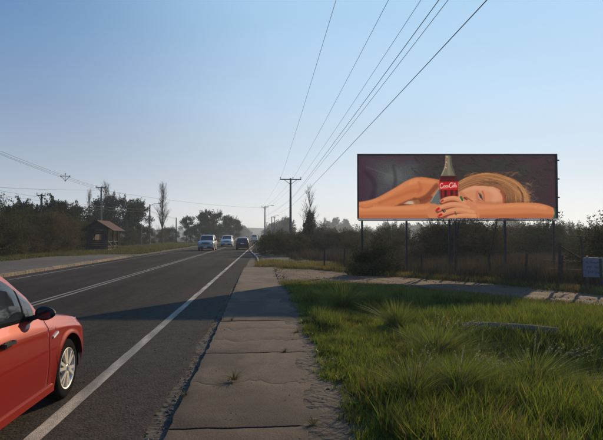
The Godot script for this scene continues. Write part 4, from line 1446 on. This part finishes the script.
	if P.has("rack"):
		for e in [-1, 1]:
			var rk := Shape.new()
			var ya: float = at_key(P.top, P.rack[0]) + 0.03
			rk.bar(Vector3(e * W * 0.62, ya, P.rack[0] - L / 2), Vector3(e * W * 0.62, ya, P.rack[1] - L / 2), 0.04, 0.05)
			put("roof_rail", rk.done(), M.blackplastic, r)
	return r
func make_wheel(parent: Node3D, at: Vector3, R: float, e: int) -> void:
	var w := Node3D.new()
	w.name = "wheel"; parent.add_child(w, true); w.position = at
	var ax := Vector3(e, 0, 0)
	var k := R / 0.3
	var s := Shape.new()
	s.lathe([Vector2(0.195 * k, -0.19), Vector2(0.27 * k, -0.195), Vector2(0.295 * k, -0.17), Vector2(R, -0.13), Vector2(R + 0.002, -0.1), Vector2(R, -0.05), Vector2(0.293 * k, -0.018), Vector2(0.265 * k, 0.0), Vector2(0.22 * k, -0.003), Vector2(0.205 * k, -0.012), Vector2(0.2 * k, -0.1)], Vector3.ZERO, ax, 40)
	put("tyre", s.done(), M.tyre, w)
	s = Shape.new()
	s.lathe([Vector2(0.198 * k, -0.16), Vector2(0.192 * k, -0.03), Vector2(0.208 * k, -0.006), Vector2(0.206 * k, -0.001), Vector2(0.192 * k, -0.006), Vector2(0.183 * k, -0.03)], Vector3.ZERO, ax, 40)
	for q in 6:
		var a := TAU * q / 6.0 + 0.2
		for o in [-0.14, 0.14]:
			var d0 := Vector3(0, cos(a + o * 0.7), sin(a + o * 0.7))
			var d1 := Vector3(0, cos(a + o * 1.35), sin(a + o * 1.35))
			s.bar(d0 * 0.045 * k + ax * -0.014, d1 * 0.19 * k + ax * -0.018, 0.031 * k, 0.026, ax)
	s.lathe([Vector2(0.0, -0.002), Vector2(0.03 * k, -0.004), Vector2(0.055 * k, -0.014), Vector2(0.06 * k, -0.05)], Vector3.ZERO, ax, 18)
	put("rim", s.done(), M.alloy, w)
	s = Shape.new()
	s.lathe([Vector2(0.0, -0.075), Vector2(0.165 * k, -0.078), Vector2(0.185 * k, -0.12)], Vector3.ZERO, ax, 24)
	put("brake_disc", s.done(), M.disc, w)

func make_vehicles() -> void:
	var sedan := {"length": 4.25, "width": 1.7, "wheel": 0.3, "front_axle": 0.74, "rear_axle": 3.24, "paint": "redpaint",
		"belt": [[0.0, 0.56], [0.12, 0.66], [0.5, 0.79], [1.0, 0.865], [1.5, 0.905], [2.4, 0.94], [3.4, 0.985], [4.0, 0.97], [4.25, 0.88]],
		"top": [[0.0, 0.6], [0.12, 0.7], [0.5, 0.85], [0.95, 0.935], [1.12, 0.97], [1.5, 1.2], [1.82, 1.38], [2.2, 1.445], [2.8, 1.44], [3.2, 1.35], [3.55, 1.13], [3.75, 1.04], [4.1, 1.03], [4.25, 0.92]],
		"sill": [[0.0, 0.3], [0.3, 0.2], [1.2, 0.2], [3.0, 0.2], [3.9, 0.22], [4.25, 0.34]],
		"seams": [1.26, 2.3, 3.05], "glass0": 1.42, "glass1": 3.2, "pillar0": 2.24, "pillar1": 2.34, "screen": [1.1, 1.8], "back": [3.02, 3.6],
		"divider": 1.62, "mirror": 1.5, "handles": [2.08, 2.9], "indicator": [1.12, 0.71], "lamp_y": 0.63, "seats": [2.1, 2.95]}
	var red := make_car("red_car", sedan)
	red.position = Vector3(-2.83, 0.0, -(5.62 + 0.74 - 4.25 / 2))
	tag(red, "red sedan with alloy wheels passing beside the sidewalk", "car")
	var pick := {"length": 4.7, "width": 1.84, "wheel": 0.36, "front_axle": 0.9, "rear_axle": 3.65, "paint": "silverpaint",
		"belt": [[0.0, 0.72], [0.1, 0.92], [0.5, 1.02], [1.2, 1.07], [2.4, 1.1], [4.3, 1.12], [4.7, 1.05]],
		"top": [[0.0, 0.76], [0.1, 0.98], [0.5, 1.1], [1.15, 1.16], [1.3, 1.22], [1.7, 1.55], [1.95, 1.72], [2.4, 1.78], [4.0, 1.76], [4.4, 1.6], [4.62, 1.22], [4.7, 1.1]],
		"sill": [[0.0, 0.4], [0.3, 0.32], [4.4, 0.34], [4.7, 0.45]],
		"seams": [1.5, 2.6], "glass0": 1.6, "glass1": 4.25, "pillar0": 2.55, "pillar1": 2.66, "screen": [1.28, 1.9], "back": [4.3, 4.66],
		"mirror": 1.6, "handles": [2.4, 3.4], "lamp_y": 0.84, "seats": [2.3, 3.3], "rack": [2.2, 4.0]}
	var a := make_car("silver_suv", pick)
	a.position = Vector3(-6.5, 0, -62.0); a.rotation.y = PI
	tag(a, "silver four-wheel drive with roof rails coming toward the shelter", "car")
	var wd := pick.duplicate()
	wd.paint = "whitecar"
	wd.erase("rack")
	var b := make_car("white_suv", wd)
	b.position = Vector3(-5.75, 0, -84.0); b.rotation.y = PI
	tag(b, "white four-wheel drive coming down the road behind the silver one", "car")
	var hatch := {"length": 3.75, "width": 1.62, "wheel": 0.28, "front_axle": 0.72, "rear_axle": 3.05, "paint": "darkpaint",
		"belt": [[0.0, 0.6], [0.12, 0.72], [0.5, 0.84], [1.2, 0.92], [2.4, 0.96], [3.5, 0.99], [3.75, 0.92]],
		"top": [[0.0, 0.64], [0.12, 0.77], [0.5, 0.9], [0.9, 0.98], [1.05, 1.02], [1.4, 1.25], [1.7, 1.43], [2.1, 1.5], [2.9, 1.48], [3.3, 1.38], [3.62, 1.08], [3.75, 0.95]],
		"sill": [[0.0, 0.32], [0.3, 0.22], [3.4, 0.24], [3.75, 0.36]],
		"seams": [1.2, 2.35], "glass0": 1.35, "glass1": 3.2, "pillar0": 2.28, "pillar1": 2.4, "screen": [1.04, 1.66], "back": [3.28, 3.66],
		"mirror": 1.4, "handles": [2.1], "lamp_y": 0.7, "seats": [1.95, 2.7]}
	var c := make_car("dark_hatchback", hatch)
	c.position = Vector3(-2.6, 0, -66.0)
	tag(c, "small dark hatchback driving away up the road", "car")
	var vd := {"length": 4.9, "width": 1.9, "wheel": 0.34, "front_axle": 0.9, "rear_axle": 3.9, "paint": "whitecar",
		"belt": [[0.0, 0.7], [0.1, 0.9], [0.6, 1.05], [1.4, 1.15], [4.9, 1.2]],
		"top": [[0.0, 0.74], [0.1, 0.98], [0.6, 1.15], [0.8, 1.25], [1.2, 1.65], [1.6, 1.98], [2.2, 2.1], [4.6, 2.08], [4.82, 1.9], [4.9, 1.3]],
		"sill": [[0.0, 0.4], [0.3, 0.3], [4.5, 0.32], [4.9, 0.42]],
		"seams": [1.3, 2.3], "glass0": 1.1, "glass1": 2.2, "pillar0": 2.2, "pillar1": 2.22, "screen": [0.78, 1.5], "back": [4.8, 4.88],
		"mirror": 1.15, "handles": [2.0], "lamp_y": 0.8, "seats": [1.8]}
	var v := make_car("white_van", vd)
	v.position = Vector3(-2.7, 0, -150.0)
	tag(v, "white van far up the road ahead of the dark hatchback", "van")

# ---------------------------------------------------------------- billboard
const PW := 845
const PH := 270
var ink := PackedVector3Array()
func px(c: Array) -> Vector3: return Vector3(c[0], c[1], c[2]) / 255.0
func fill_poly(pts: Array, color: Array, soft: int, alpha := 1.0, tex := 0.0) -> void:
	var k := PW / 563.0
	var x0 := PW
	var x1 := 0
	var y0 := PH
	var y1 := 0
	var q := []
	for p in pts:
		var w := Vector2(p[0], p[1]) * k
		q.append(w)
		x0 = mini(x0, int(w.x)); x1 = maxi(x1, int(w.x)); y0 = mini(y0, int(w.y)); y1 = maxi(y1, int(w.y))
	var m := soft * 2 + 1
	x0 = maxi(x0 - m, 0); y0 = maxi(y0 - m, 0); x1 = mini(x1 + m, PW - 1); y1 = mini(y1 + m, PH - 1)
	var w := x1 - x0 + 1
	var h := y1 - y0 + 1
	if w < 1 or h < 1: return
	var mask := PackedFloat32Array()
	mask.resize(w * h)
	for y in h:
		var yy := y + y0 + 0.5
		var cr := []
		for a in q.size():
			var p: Vector2 = q[a]
			var r: Vector2 = q[(a + 1) % q.size()]
			if (p.y <= yy) != (r.y <= yy): cr.append(p.x + (yy - p.y) / (r.y - p.y) * (r.x - p.x))
		cr.sort()
		for a in range(0, cr.size() - 1, 2):
			for x in range(maxi(int(cr[a] - x0 + 0.5), 0), mini(int(cr[a + 1] - x0 + 0.5), w)): mask[y * w + x] = 1.0
	for pass_ in (2 if soft > 0 else 0):
		mask = blur(mask, w, h, soft)
	var c := px(color)
	for y in h:
		for x in w:
			var a := mask[y * w + x] * alpha
			if a > 0.003:
				var at := (y + y0) * PW + x + x0
				var t := c
				if tex > 0.0: t = c * (1.0 + tex * fine.get_noise_2d((x + x0) * 1.3, (y + y0) * 1.3))
				ink[at] = ink[at].lerp(t, a)
func blur(m: PackedFloat32Array, w: int, h: int, r: int) -> PackedFloat32Array:
	var t := PackedFloat32Array()
	t.resize(w * h)
	var n := 1.0 / (2 * r + 1)
	for y in h:
		var s := 0.0
		for x in range(-r, w):
			if x + r < w: s += m[y * w + x + r]
			if x - r - 1 >= 0: s -= m[y * w + x - r - 1]
			if x >= 0: t[y * w + x] = s * n
	var o := PackedFloat32Array()
	o.resize(w * h)
	for x in w:
		var s := 0.0
		for y in range(-r, h):
			if y + r < h: s += t[(y + r) * w + x]
			if y - r - 1 >= 0: s -= t[(y - r - 1) * w + x]
			if y >= 0: o[y * w + x] = s * n
	return o
func smooth_line(pts: Array, steps := 8) -> Array:
	var o := []
	for k in pts.size() - 1:
		var a: Array = pts[max(k - 1, 0)]
		var b: Array = pts[k]
		var c: Array = pts[k + 1]
		var d: Array = pts[min(k + 2, pts.size() - 1)]
		for s in steps:
			var f := float(s) / steps
			o.append([cubic_interpolate(b[0], c[0], a[0], d[0], f), cubic_interpolate(b[1], c[1], a[1], d[1], f)])
	o.append([pts[-1][0], pts[-1][1]])
	return o
func brush(pts: Array, r0: float, r1: float, color: Array, alpha := 1.0, feather := 0.8) -> void:   # a soft round stroke, radius in print units
	var k := PW / 563.0
	var line := smooth_line(pts)
	var q := []
	for p in line: q.append(Vector2(p[0], p[1]) * k)
	var rm := maxf(r0, r1) * k + feather + 1
	var lo := Vector2(1e9, 1e9)
	var hi := Vector2(-1e9, -1e9)
	for p in q:
		lo = lo.min(p); hi = hi.max(p)
	var w := mini(int(hi.x + rm), PW - 1) - maxi(int(lo.x - rm), 0) + 1
	var h := mini(int(hi.y + rm), PH - 1) - maxi(int(lo.y - rm), 0) + 1
	var ox := maxi(int(lo.x - rm), 0)
	var oy := maxi(int(lo.y - rm), 0)
	if w < 1 or h < 1: return
	var mask := PackedFloat32Array()
	mask.resize(w * h)
	for a in q.size() - 1:
		var p: Vector2 = q[a]
		var r: Vector2 = q[a + 1]
		var ra := lerpf(r0, r1, float(a) / (q.size() - 1)) * k
		var m := ra + feather + 1
		for y in range(maxi(int(minf(p.y, r.y) - m) - oy, 0), mini(int(maxf(p.y, r.y) + m) - oy + 1, h)):
			for x in range(maxi(int(minf(p.x, r.x) - m) - ox, 0), mini(int(maxf(p.x, r.x) + m) - ox + 1, w)):
				var at := Vector2(x + ox + 0.5, y + oy + 0.5)
				var d := at.distance_to(Geometry2D.get_closest_point_to_segment(at, p, r))
				var f := clampf((ra + feather * 0.5 - d) / feather, 0, 1)
				if f > mask[y * w + x]: mask[y * w + x] = f
	var c := px(color)
	for y in h:
		for x in w:
			var f := mask[y * w + x] * alpha
			if f > 0.003:
				var at := (y + oy) * PW + x + ox
				ink[at] = ink[at].lerp(c, f)

func poster() -> ImageTexture:
	var r := RandomNumberGenerator.new()
	r.seed = 77
	ink.resize(PW * PH)
	var k := 563.0 / PW
	for y in PH:
		for x in PW:
			var u := x * k
			var v := y * k
			var c := Vector3(56, 52, 64)
			c = c.lerp(Vector3(72, 84, 88), clampf(1.0 - abs(u - 110.0) / 90.0, 0, 1) * clampf(1.0 - abs(v - 60.0) / 70.0, 0, 1))
			c = c.lerp(Vector3(46, 42, 44), smoothstep(140, 230, u))
			c = c.lerp(Vector3(50, 40, 46), smoothstep(380, 540, u))
			var n := patches.get_noise_2d(u * 9.0, v * 9.0) * 0.5 + fine.get_noise_2d(u * 3.0, v * 3.0) * 0.35
			c *= 1.3 + n * 1.1
			var rim := maxf(clampf(1.0 - u / 60.0, 0, 1), maxf(clampf(1.0 - v / 26.0, 0, 1), clampf((u - 520.0) / 43.0, 0, 1)))
			c = c.lerp(Vector3(70, 34, 60), rim * 0.55)
			ink[y * PW + x] = c / 255.0
	# garden behind: a pale slanting band and dark leaf sprays
	for q in [[96, 62, 26, 108, 116, 120], [150, 44, 18, 84, 92, 94], [60, 96, 18, 84, 88, 96], [190, 30, 14, 60, 66, 62], [120, 20, 14, 70, 60, 74], [30, 60, 16, 78, 56, 74], [330, 30, 22, 56, 58, 50], [400, 26, 18, 46, 60, 52], [470, 40, 20, 58, 66, 58], [520, 90, 18, 62, 62, 58], [510, 20, 16, 70, 52, 66], [300, 50, 12, 62, 54, 48]]:
		brush([[q[0] - 8, q[1] + 4], [q[0] + 10, q[1] - 3]], q[2] * 0.5, q[2] * 0.6, [q[3], q[4], q[5]], 0.6, 26.0)
	brush([[24, 34], [90, 58], [160, 86], [220, 112]], 1.5, 2.0, [118, 122, 124], 0.4, 5.0)
	brush([[100, 30], [106, 70], [98, 116]], 4, 6, [50, 46, 54], 0.5, 9.0)
	brush([[20, 48], [46, 80], [40, 124]], 6, 8, [46, 34, 50], 0.5, 12.0)
	for q in 240:
		var x := r.randf_range(150, 563)
		var y := r.randf_range(2, 90)
		var a := r.randf_range(-0.5, 0.9)
		var l := r.randf_range(8, 26)
		var g := r.randf_range(0.6, 1.5)
		brush([[x, y], [x + cos(a) * l * 0.5, y + sin(a) * l * 0.5 + 1.5], [x + cos(a) * l, y + sin(a) * l]], 1.7, 0.4, [40 * g, 50 * g, 44 * g], 0.55, 2.2)
	# shoulder, upper arm and fore-arm
	var skin := [220, 138, 88]
	fill_poly(smooth_line([[0, 134], [31, 129], [62, 117], [108, 91], [134, 75], [159, 65], [185, 63], [211, 67], [240, 72], [262, 76]], 6) + [[262, 182], [0, 182]], skin, 1)
	brush([[4, 140], [60, 126], [108, 100], [136, 84], [165, 72]], 5, 7, [238, 164, 114], 0.6, 9.0)
	brush([[150, 80], [180, 74], [215, 78]], 6, 6, [240, 168, 118], 0.5, 9.0)
	brush([[172, 78], [178, 92], [172, 106]], 4, 6, [206, 112, 74], 0.5, 8.0)
	brush([[60, 136], [110, 118], [150, 104], [176, 100]], 4, 6, [198, 112, 72], 0.5, 8.0)
	brush([[118, 144], [146, 132], [170, 128], [196, 116], [222, 88]], 5, 7, [128, 66, 44], 0.75, 8.0)
	brush([[160, 128], [182, 134], [206, 122]], 7, 6, [108, 54, 38], 0.6, 7.0)
	fill_poly([[128, 139], [142, 131], [157, 130], [162, 136], [150, 141]], [214, 200, 184], 1)
	fill_poly([[150, 128], [172, 126], [176, 138], [163, 142]], [168, 122, 80], 1, 0.85)
	brush([[104, 146], [126, 141], [150, 142]], 2, 2, [120, 64, 44], 0.6, 4.0)
	fill_poly([[202, 134], [214, 116], [226, 96], [240, 92], [240, 140], [212, 142]], [96, 118, 128], 1, 0.9, 0.12)
	brush([[206, 132], [218, 112], [229, 96]], 1.2, 1.2, [188, 196, 190], 0.7, 1.4)
	fill_poly(smooth_line([[0, 140], [40, 142], [90, 146], [150, 142], [200, 138], [230, 144], [262, 146]], 5) + [[262, 182], [0, 182]], [224, 142, 94], 1)
	brush([[0, 154], [60, 152], [130, 152], [200, 148]], 6, 6, [242, 172, 124], 0.6, 9.0)
	brush([[0, 176], [90, 176], [200, 176], [262, 178]], 6, 6, [188, 104, 66], 0.6, 8.0)
	brush([[4, 146], [20, 150], [40, 146]], 2, 2, [186, 104, 66], 0.5, 4.0)
	# hair behind, face, fringe
	var hair := smooth_line([[262, 84], [285, 74], [305, 63], [327, 56], [360, 52], [388, 53], [415, 59], [440, 67], [462, 82], [480, 104], [488, 122], [482, 140]], 5)
	fill_poly(hair + [[400, 146], [300, 146], [262, 140]], [138, 92, 60], 2, 1.0, 0.12)
	fill_poly(smooth_line([[284, 96], [297, 88], [330, 84], [365, 84], [392, 92], [408, 106], [414, 124], [416, 146]], 5) + [[290, 146], [284, 130]], [228, 160, 122], 2)
	brush([[300, 96], [340, 92], [380, 100], [400, 122]], 8, 8, [242, 186, 152], 0.6, 10.0)
	brush([[290, 108], [300, 120], [296, 134]], 5, 5, [206, 124, 84], 0.55, 7.0)
	brush([[330, 134], [370, 137], [412, 138]], 4, 4, [200, 116, 80], 0.5, 8.0)
	brush([[362, 112], [384, 116], [396, 122]], 8, 8, [238, 160, 122], 0.5, 12.0)
	for q in 260:
		var x := r.randf_range(416, 452)
		var g := r.randf_range(0.4, 1.25)
		brush([[x, 96 + r.randf_range(-26, 24)], [x + 8, 116], [x + r.randf_range(-4, 20), 137]], 1.0, 0.5, [134 * g, 86 * g, 58 * g], 0.42, 1.4)
	for q in 1000:
		var t := r.randf()
		var w := r.randf_range(-3, 3)
		var g := r.randf_range(0.62, 1.32) * lerpf(1.08, 0.8, smoothstep(0.3, 0.9, t))
		var full := smooth_line([[270 + 16 * t, 96 - 8 * (1 - t) + w], [305, 88 - 20 * (1 - t) + w], [350, 84 - 30 * (1 - t) + w], [392, 90 - 34 * (1 - t) + w], [416 + 40 * (1 - t), 104 - 26 * (1 - t)], [420 + 62 * (1 - t) + w, 122], [418 + 66 * (1 - t) + w, 140]], 5)
		var a := r.randi_range(0, 18)
		var b := mini(a + r.randi_range(6, 14), full.size() - 1)
		brush([full[a], full[(a + b) / 2], full[b]], 0.95, 0.4, [minf(240, 184 * g), minf(214, 134 * g), minf(176, 90 * g)], 0.6, 1.2)
	for q in 46:
		var x := r.randf_range(452, 480)
		var y := r.randf_range(76, 128)
		brush([[x, y], [x + 14, y + r.randf_range(2, 12)], [x + r.randf_range(18, 34), y + r.randf_range(-10, 24)]], 0.45, 0.25, [222, 184, 138], 0.45, 1.1)
	for q in 40:
		var x := r.randf_range(300, 440)
		brush([[x, 60], [x + 12, 52 + r.randf_range(-4, 4)], [x + 26, 54 + r.randf_range(-8, 6)]], 0.5, 0.3, [190, 136, 84], 0.4, 1.1)
	brush([[404, 104], [412, 118], [414, 138]], 2.5, 4, [96, 54, 38], 0.55, 5.0)
	brush([[452, 92], [464, 110], [466, 134]], 2, 3, [84, 50, 38], 0.6, 4.0)
	# the head lies on its side: temple hair sweeps up, the eye is upright, nose and mouth point to the hand
	for q in 90:
		var f := r.randf()
		var g := r.randf_range(0.5, 1.25)
		var y := lerpf(104, 84, f) + r.randf_range(-4, 3)
		brush([[284 + 8 * f, y], [310 + 10 * f, y - 13], [350 + 16 * f, y - 25 + 6 * f]], 0.9, 0.4, [minf(240, 188 * g), minf(214, 134 * g), minf(176, 92 * g)], 0.6, 1.3)
	for q in 60:
		var x := r.randf_range(352, 404)
		var y := r.randf_range(72, 86)
		var g := r.randf_range(0.45, 1.2)
		brush([[x - 16, y - 4], [x, y + r.randf_range(-3, 3)], [x + 14, y + r.randf_range(0, 9)]], 0.8, 0.4, [minf(240, 176 * g), minf(214, 126 * g), minf(176, 86 * g)], 0.6, 1.3)
	brush([[318, 88], [330, 83], [344, 81], [356, 84]], 1.6, 1.2, [150, 72, 48], 0.6, 3.0)
	brush([[404, 94], [411, 108], [412, 134]], 2.5, 3.5, [184, 92, 66], 0.6, 6.0)
	brush([[380, 100], [390, 112], [386, 126]], 7, 8, [242, 190, 162], 0.55, 14.0)
	brush([[338, 104], [336, 116], [340, 128]], 3.5, 4.0, [196, 116, 84], 0.5, 6.0)
	brush([[352, 104], [356, 116], [356, 130]], 2.2, 2.4, [176, 92, 68], 0.6, 4.0)
	brush([[345, 113], [347.5, 121]], 3.6, 3.2, [168, 150, 146], 0.85, 2.4)
	brush([[345.5, 114], [347.5, 120]], 2.5, 2.4, [62, 82, 96], 0.95, 1.8)
	brush([[346.4, 116], [347, 118.5]], 1.2, 1.2, [20, 18, 24], 1.0, 1.4)
	brush([[341, 108], [343.5, 113], [347, 119], [351.5, 126]], 0.7, 1.2, [58, 30, 26], 0.95, 1.5)
	brush([[342, 108], [347, 111], [350.5, 117], [352, 125]], 0.6, 0.7, [110, 58, 46], 0.8, 1.6)
	brush([[340, 126], [346, 129], [353, 128]], 1.6, 1.6, [186, 104, 76], 0.5, 3.0)
	brush([[306, 120], [313, 125], [323, 131]], 1.8, 1.6, [150, 66, 46], 0.7, 2.6)
	brush([[301, 122], [305, 125], [308, 127]], 2.6, 1.8, [92, 34, 32], 0.8, 2.4)
	brush([[322, 126], [330, 133], [328, 139]], 3.0, 3.0, [240, 176, 136], 0.5, 5.0)
	# fore-arm lying across, sleeve end
	var arm := smooth_line([[262, 150], [297, 143], [358, 143], [406, 138], [461, 135], [510, 137], [546, 147], [563, 160]], 6)
	fill_poly(arm + [[563, 182], [262, 182]], [226, 146, 98], 1)
	brush([[300, 151], [380, 148], [460, 144], [530, 150]], 5, 5, [242, 174, 126], 0.6, 9.0)
	brush([[290, 177], [400, 176], [500, 174], [556, 178]], 7, 8, [186, 102, 66], 0.6, 9.0)
	fill_poly([[552, 150], [563, 156], [563, 182], [549, 182], [556, 166]], [24, 112, 92], 1)
	# bottle
	var outl := [[248, 0], [247, 20], [244, 36], [237, 52], [231, 66], [229, 80], [230, 98], [231, 112], [233, 128], [280, 128], [282, 112], [283, 98], [283, 80], [281, 66], [275, 52], [269, 36], [265, 20], [264, 0]]
	fill_poly(outl, [116, 122, 104], 0)
	brush([[250, 0], [249, 22], [244, 42], [236, 60]], 1.0, 1.2, [196, 200, 186], 0.7, 1.6)
	brush([[262, 0], [263, 22], [268, 40], [276, 58]], 1.0, 1.2, [64, 66, 54], 0.8, 1.8)
	brush([[256, 0], [257, 30], [258, 54]], 2.4, 4.0, [150, 156, 140], 0.6, 3.0)
	for q in 8: brush([[251.5 - q * 0.5, 4 + q * 5.2], [253.6 - q * 0.5, 6 + q * 5.2]], 1.5, 1.3, [206, 84, 78] if q % 3 else [224, 196, 184], 0.9, 1.0)
	fill_poly([[234, 59], [278, 59], [281, 66], [283, 80], [283, 98], [282, 112], [280, 128], [233, 128], [231, 112], [230, 98], [229, 80], [231, 66]], [88, 16, 20], 0)
	brush([[240, 64], [272, 64]], 3, 3, [58, 12, 16], 0.8, 3.0)
	for q in [[240, 96, 126, 3.0], [256, 100, 122, 5.0], [272, 96, 126, 3.4]]: brush([[q[0], q[1]], [q[0] + 1, q[2]]], q[3], q[3] * 0.8, [168, 26, 32], 0.75, 4.0)
	brush([[248, 104], [248, 120]], 2, 2, [44, 8, 12], 0.7, 3.0)
	brush([[264, 104], [264, 120]], 2, 2, [44, 8, 12], 0.7, 3.0)
	fill_poly([[229, 76], [283, 76], [283, 99], [230, 99]], [206, 22, 30], 0)
	brush([[231, 78], [281, 78]], 0.8, 0.8, [150, 14, 22], 0.7, 1.2)
	# lettering on the label: Coca-Cola in flowing script
	var white := [250, 238, 230]
	var pen := func(p: Array, a := 1.0, b := 0.7) -> void:
		var o := []
		for w in p: o.append([231.0 + w[0] * 0.98, 77.5 + w[1] * 1.0])
		brush(o, a, b, white, 1.0, 0.9)
	pen.call([[9, 5], [7, 3], [4, 4], [1.6, 8], [1.6, 13], [4, 16], [8, 15], [11, 12]], 1.0, 1.0)       # C
	pen.call([[0.4, 19], [6, 17.6], [14, 18.6], [22, 17.6]], 0.5, 0.4)                                   # its tail
	pen.call([[13, 9], [11, 11], [11.6, 14.6], [14, 14.6], [15.2, 11.6], [14, 9], [13, 9]], 0.8, 0.8)    # o
	pen.call([[20, 9.6], [18, 9], [16.6, 11.6], [17.4, 14.6], [20, 14.4]], 0.9, 0.7)                     # c
	pen.call([[24.4, 9.4], [22, 9.4], [21, 12.4], [22.2, 14.8], [24, 12.6], [24.8, 9], [24.4, 13], [26, 14.6]], 0.8, 0.7)   # a
	pen.call([[25.6, 11.6], [28, 11]], 0.6, 0.6)                                                         # hyphen
	pen.call([[36.5, 4.6], [35, 1.8], [31.6, 2.6], [28.8, 7], [28.6, 12.6], [30.8, 15.6], [34.4, 14.4], [36.6, 11.6]], 1.1, 0.9)   # C
	pen.call([[31, 2.8], [35, 0.8], [41, 2.6], [46, 2.2]], 0.6, 0.4)                                      # swash through the l
	pen.call([[38.6, 8.6], [36.8, 10.6], [37.2, 14], [39.6, 14], [40.8, 11], [39.6, 8.6], [38.6, 8.6]], 0.8, 0.8)           # o
	pen.call([[42.6, 11], [45, 5.6], [44.8, 2.6], [43, 3.6], [42, 8], [42, 12.6], [43.6, 14.4]], 0.8, 0.7)                  # l
	pen.call([[48.4, 8.8], [46.2, 8.8], [45, 11.6], [46, 14], [48, 12], [48.8, 8.6], [48.4, 12.4], [50.2, 13.8]], 0.8, 0.7)  # a
	brush([[232, 66], [231, 80], [232, 98], [234, 124]], 0.9, 0.9, [232, 120, 110], 0.5, 1.4)
	# fingers round the bottle, nails, rings
	var fingers := [[[[238, 131], [252, 125], [272, 123], [292, 129], [302, 140]], 6.6, 8.0], [[[226, 153], [244, 146], [266, 141], [290, 143], [312, 152]], 7.6, 9.0], [[[232, 170], [250, 163], [274, 157], [300, 158], [326, 164]], 7.6, 9.0], [[[256, 179], [276, 174], [306, 172], [330, 174]], 6.0, 8.0]]
	brush([[214, 150], [206, 162], [214, 176]], 12, 12, [224, 148, 104], 1.0, 6.0)
	brush([[300, 140], [322, 152], [330, 170]], 13, 14, [226, 152, 110], 1.0, 6.0)
	for q in fingers:
		var low := []
		for p in q[0]: low.append([p[0], p[1] + 5.0])
		brush(low, q[1], q[2], [138, 66, 44], 0.85, 3.0)
		brush(q[0], q[1] - 0.6, q[2] - 0.6, [226, 152, 110], 1.0, 2.6)
		var hi := []
		for p in q[0]: hi.append([p[0], p[1] - 2.2])
		brush(hi, q[1] * 0.45, q[2] * 0.5, [244, 186, 144], 0.65, 4.0)
	brush([[223, 156], [228, 152]], 3.2, 3.4, [206, 22, 36], 1.0, 1.4)
	brush([[230, 172], [235, 169]], 3.2, 3.2, [206, 22, 36], 1.0, 1.4)
	brush([[236, 132], [240, 129]], 2.2, 2.4, [186, 30, 40], 0.9, 1.4)
	brush([[291, 120], [295, 128]], 3.2, 2.6, [28, 112, 74], 1.0, 1.6)
	brush([[238, 156], [243, 162]], 1.8, 1.8, [44, 40, 34], 1.0, 1.4)
	brush([[243, 154], [247, 160]], 1.2, 1.2, [74, 66, 52], 0.9, 1.2)
	brush([[274, 162], [277, 170]], 1.6, 1.6, [96, 92, 58], 0.95, 1.4)
	# offset print grain
	var im := Image.create(PW, PH, false, Image.FORMAT_RGB8)
	for y in PH:
		for x in PW:
			var o := Vector3.ZERO
			for q in 5: o += ink[clampi(y + [0, 1, -1, 0, 0][q], 0, PH - 1) * PW + clampi(x + [0, 0, 0, 1, -1][q], 0, PW - 1)]
			var c := o * 0.2 * r.randf_range(0.98, 1.02)
			im.set_pixel(x, y, Color(clampf(c.x, 0, 1), clampf(c.y, 0, 1), clampf(c.z, 0, 1)))
	im.generate_mipmaps()
	return ImageTexture.create_from_image(im)

func make_billboard() -> void:
	# centre of the panel in plan; the panel faces back along the approach
	var turn := deg_to_rad(-4.05)
	var b := base("billboard", Vector3(8.19, 0, -21.95), turn)
	tag(b, "wide billboard on steel posts showing a woman resting behind a cola bottle", "billboard")
	var w := 8.5
	var y0 := 2.37
	var y1 := 5.12
	var s := Shape.new()
	s.quad(Vector3(-w / 2 + 0.03, y0 + 0.03, 0.05), Vector3(w / 2 - 0.03, y0 + 0.03, 0.05), Vector3(w / 2 - 0.03, y1 - 0.03, 0.05), Vector3(-w / 2 + 0.03, y1 - 0.03, 0.05))
	var m := mat(1, 1, 1, 0.42)
	m.albedo_texture = poster()
	m.backlight_enabled = true; m.backlight = Color(1, 1, 1)
	put("printed_vinyl", s.done(), m, b)
	for q in [[Vector3(0, y0, 0.02), Vector3(w, 0.045, 0.08)], [Vector3(0, y1, 0.02), Vector3(w, 0.045, 0.08)], [Vector3(-w / 2 + 0.03, (y0 + y1) / 2, 0.02), Vector3(0.06, y1 - y0 - 0.062, 0.1)], [Vector3(w / 2 - 0.03, (y0 + y1) / 2, 0.02), Vector3(0.06, y1 - y0 - 0.062, 0.1)]]:
		s = Shape.new()
		s.box(q[0], q[1])
		put("frame_bar", s.done(), M.darksteel, b)
	s = Shape.new()
	s.box(Vector3(0, y0 - 0.055, -0.03), Vector3(w - 0.1, 0.04, 0.06))
	put("bottom_beam", s.done(), M.darksteel, b)
	for x in [-4.05, -2.16, -0.34, -0.1, 2.02, 4.08]:
		s = Shape.new()
		var g := -0.3
		s.box(Vector3(x, (y0 - 0.08 + g) / 2, -0.02), Vector3(0.075, y0 - 0.08 - g, 0.075))
		put("post", s.done(), M.darksteel, b)
	for x in [0.0, 1.62]:
		s = Shape.new()
		s.bar(Vector3(x, -0.3, -1.5), Vector3(x + 0.1, y0 - 0.1, -0.12), 0.045, 0.045)
		put("strut", s.done(), M.darksteel, b)
	for y in [0.28, 0.92, 1.7, 2.5]:
		s = Shape.new()
		s.box(Vector3(w / 2 + 0.045, y0 + y, 0.02), Vector3(0.09, 0.05, 0.05))
		put("cleat", s.done(), M.darksteel, b)

func _ready() -> void:
	rng.seed = 4711
	bumps.seed = 2; bumps.frequency = 0.12
	patches.seed = 8; patches.frequency = 0.05; patches.fractal_octaves = 3
	fine.seed = 15; fine.frequency = 0.1; fine.fractal_octaves = 3
	camera_and_light()
	make_materials()
	make_ground()
	make_road()
	make_sidewalk()
	make_track()
	make_kerbs()
	make_billboard()
	make_trees()
	make_poles()
	make_shelter()
	make_fence()
	make_culvert()
	make_vehicles()
	make_tussocks()
	make_grass()
	make_stones()
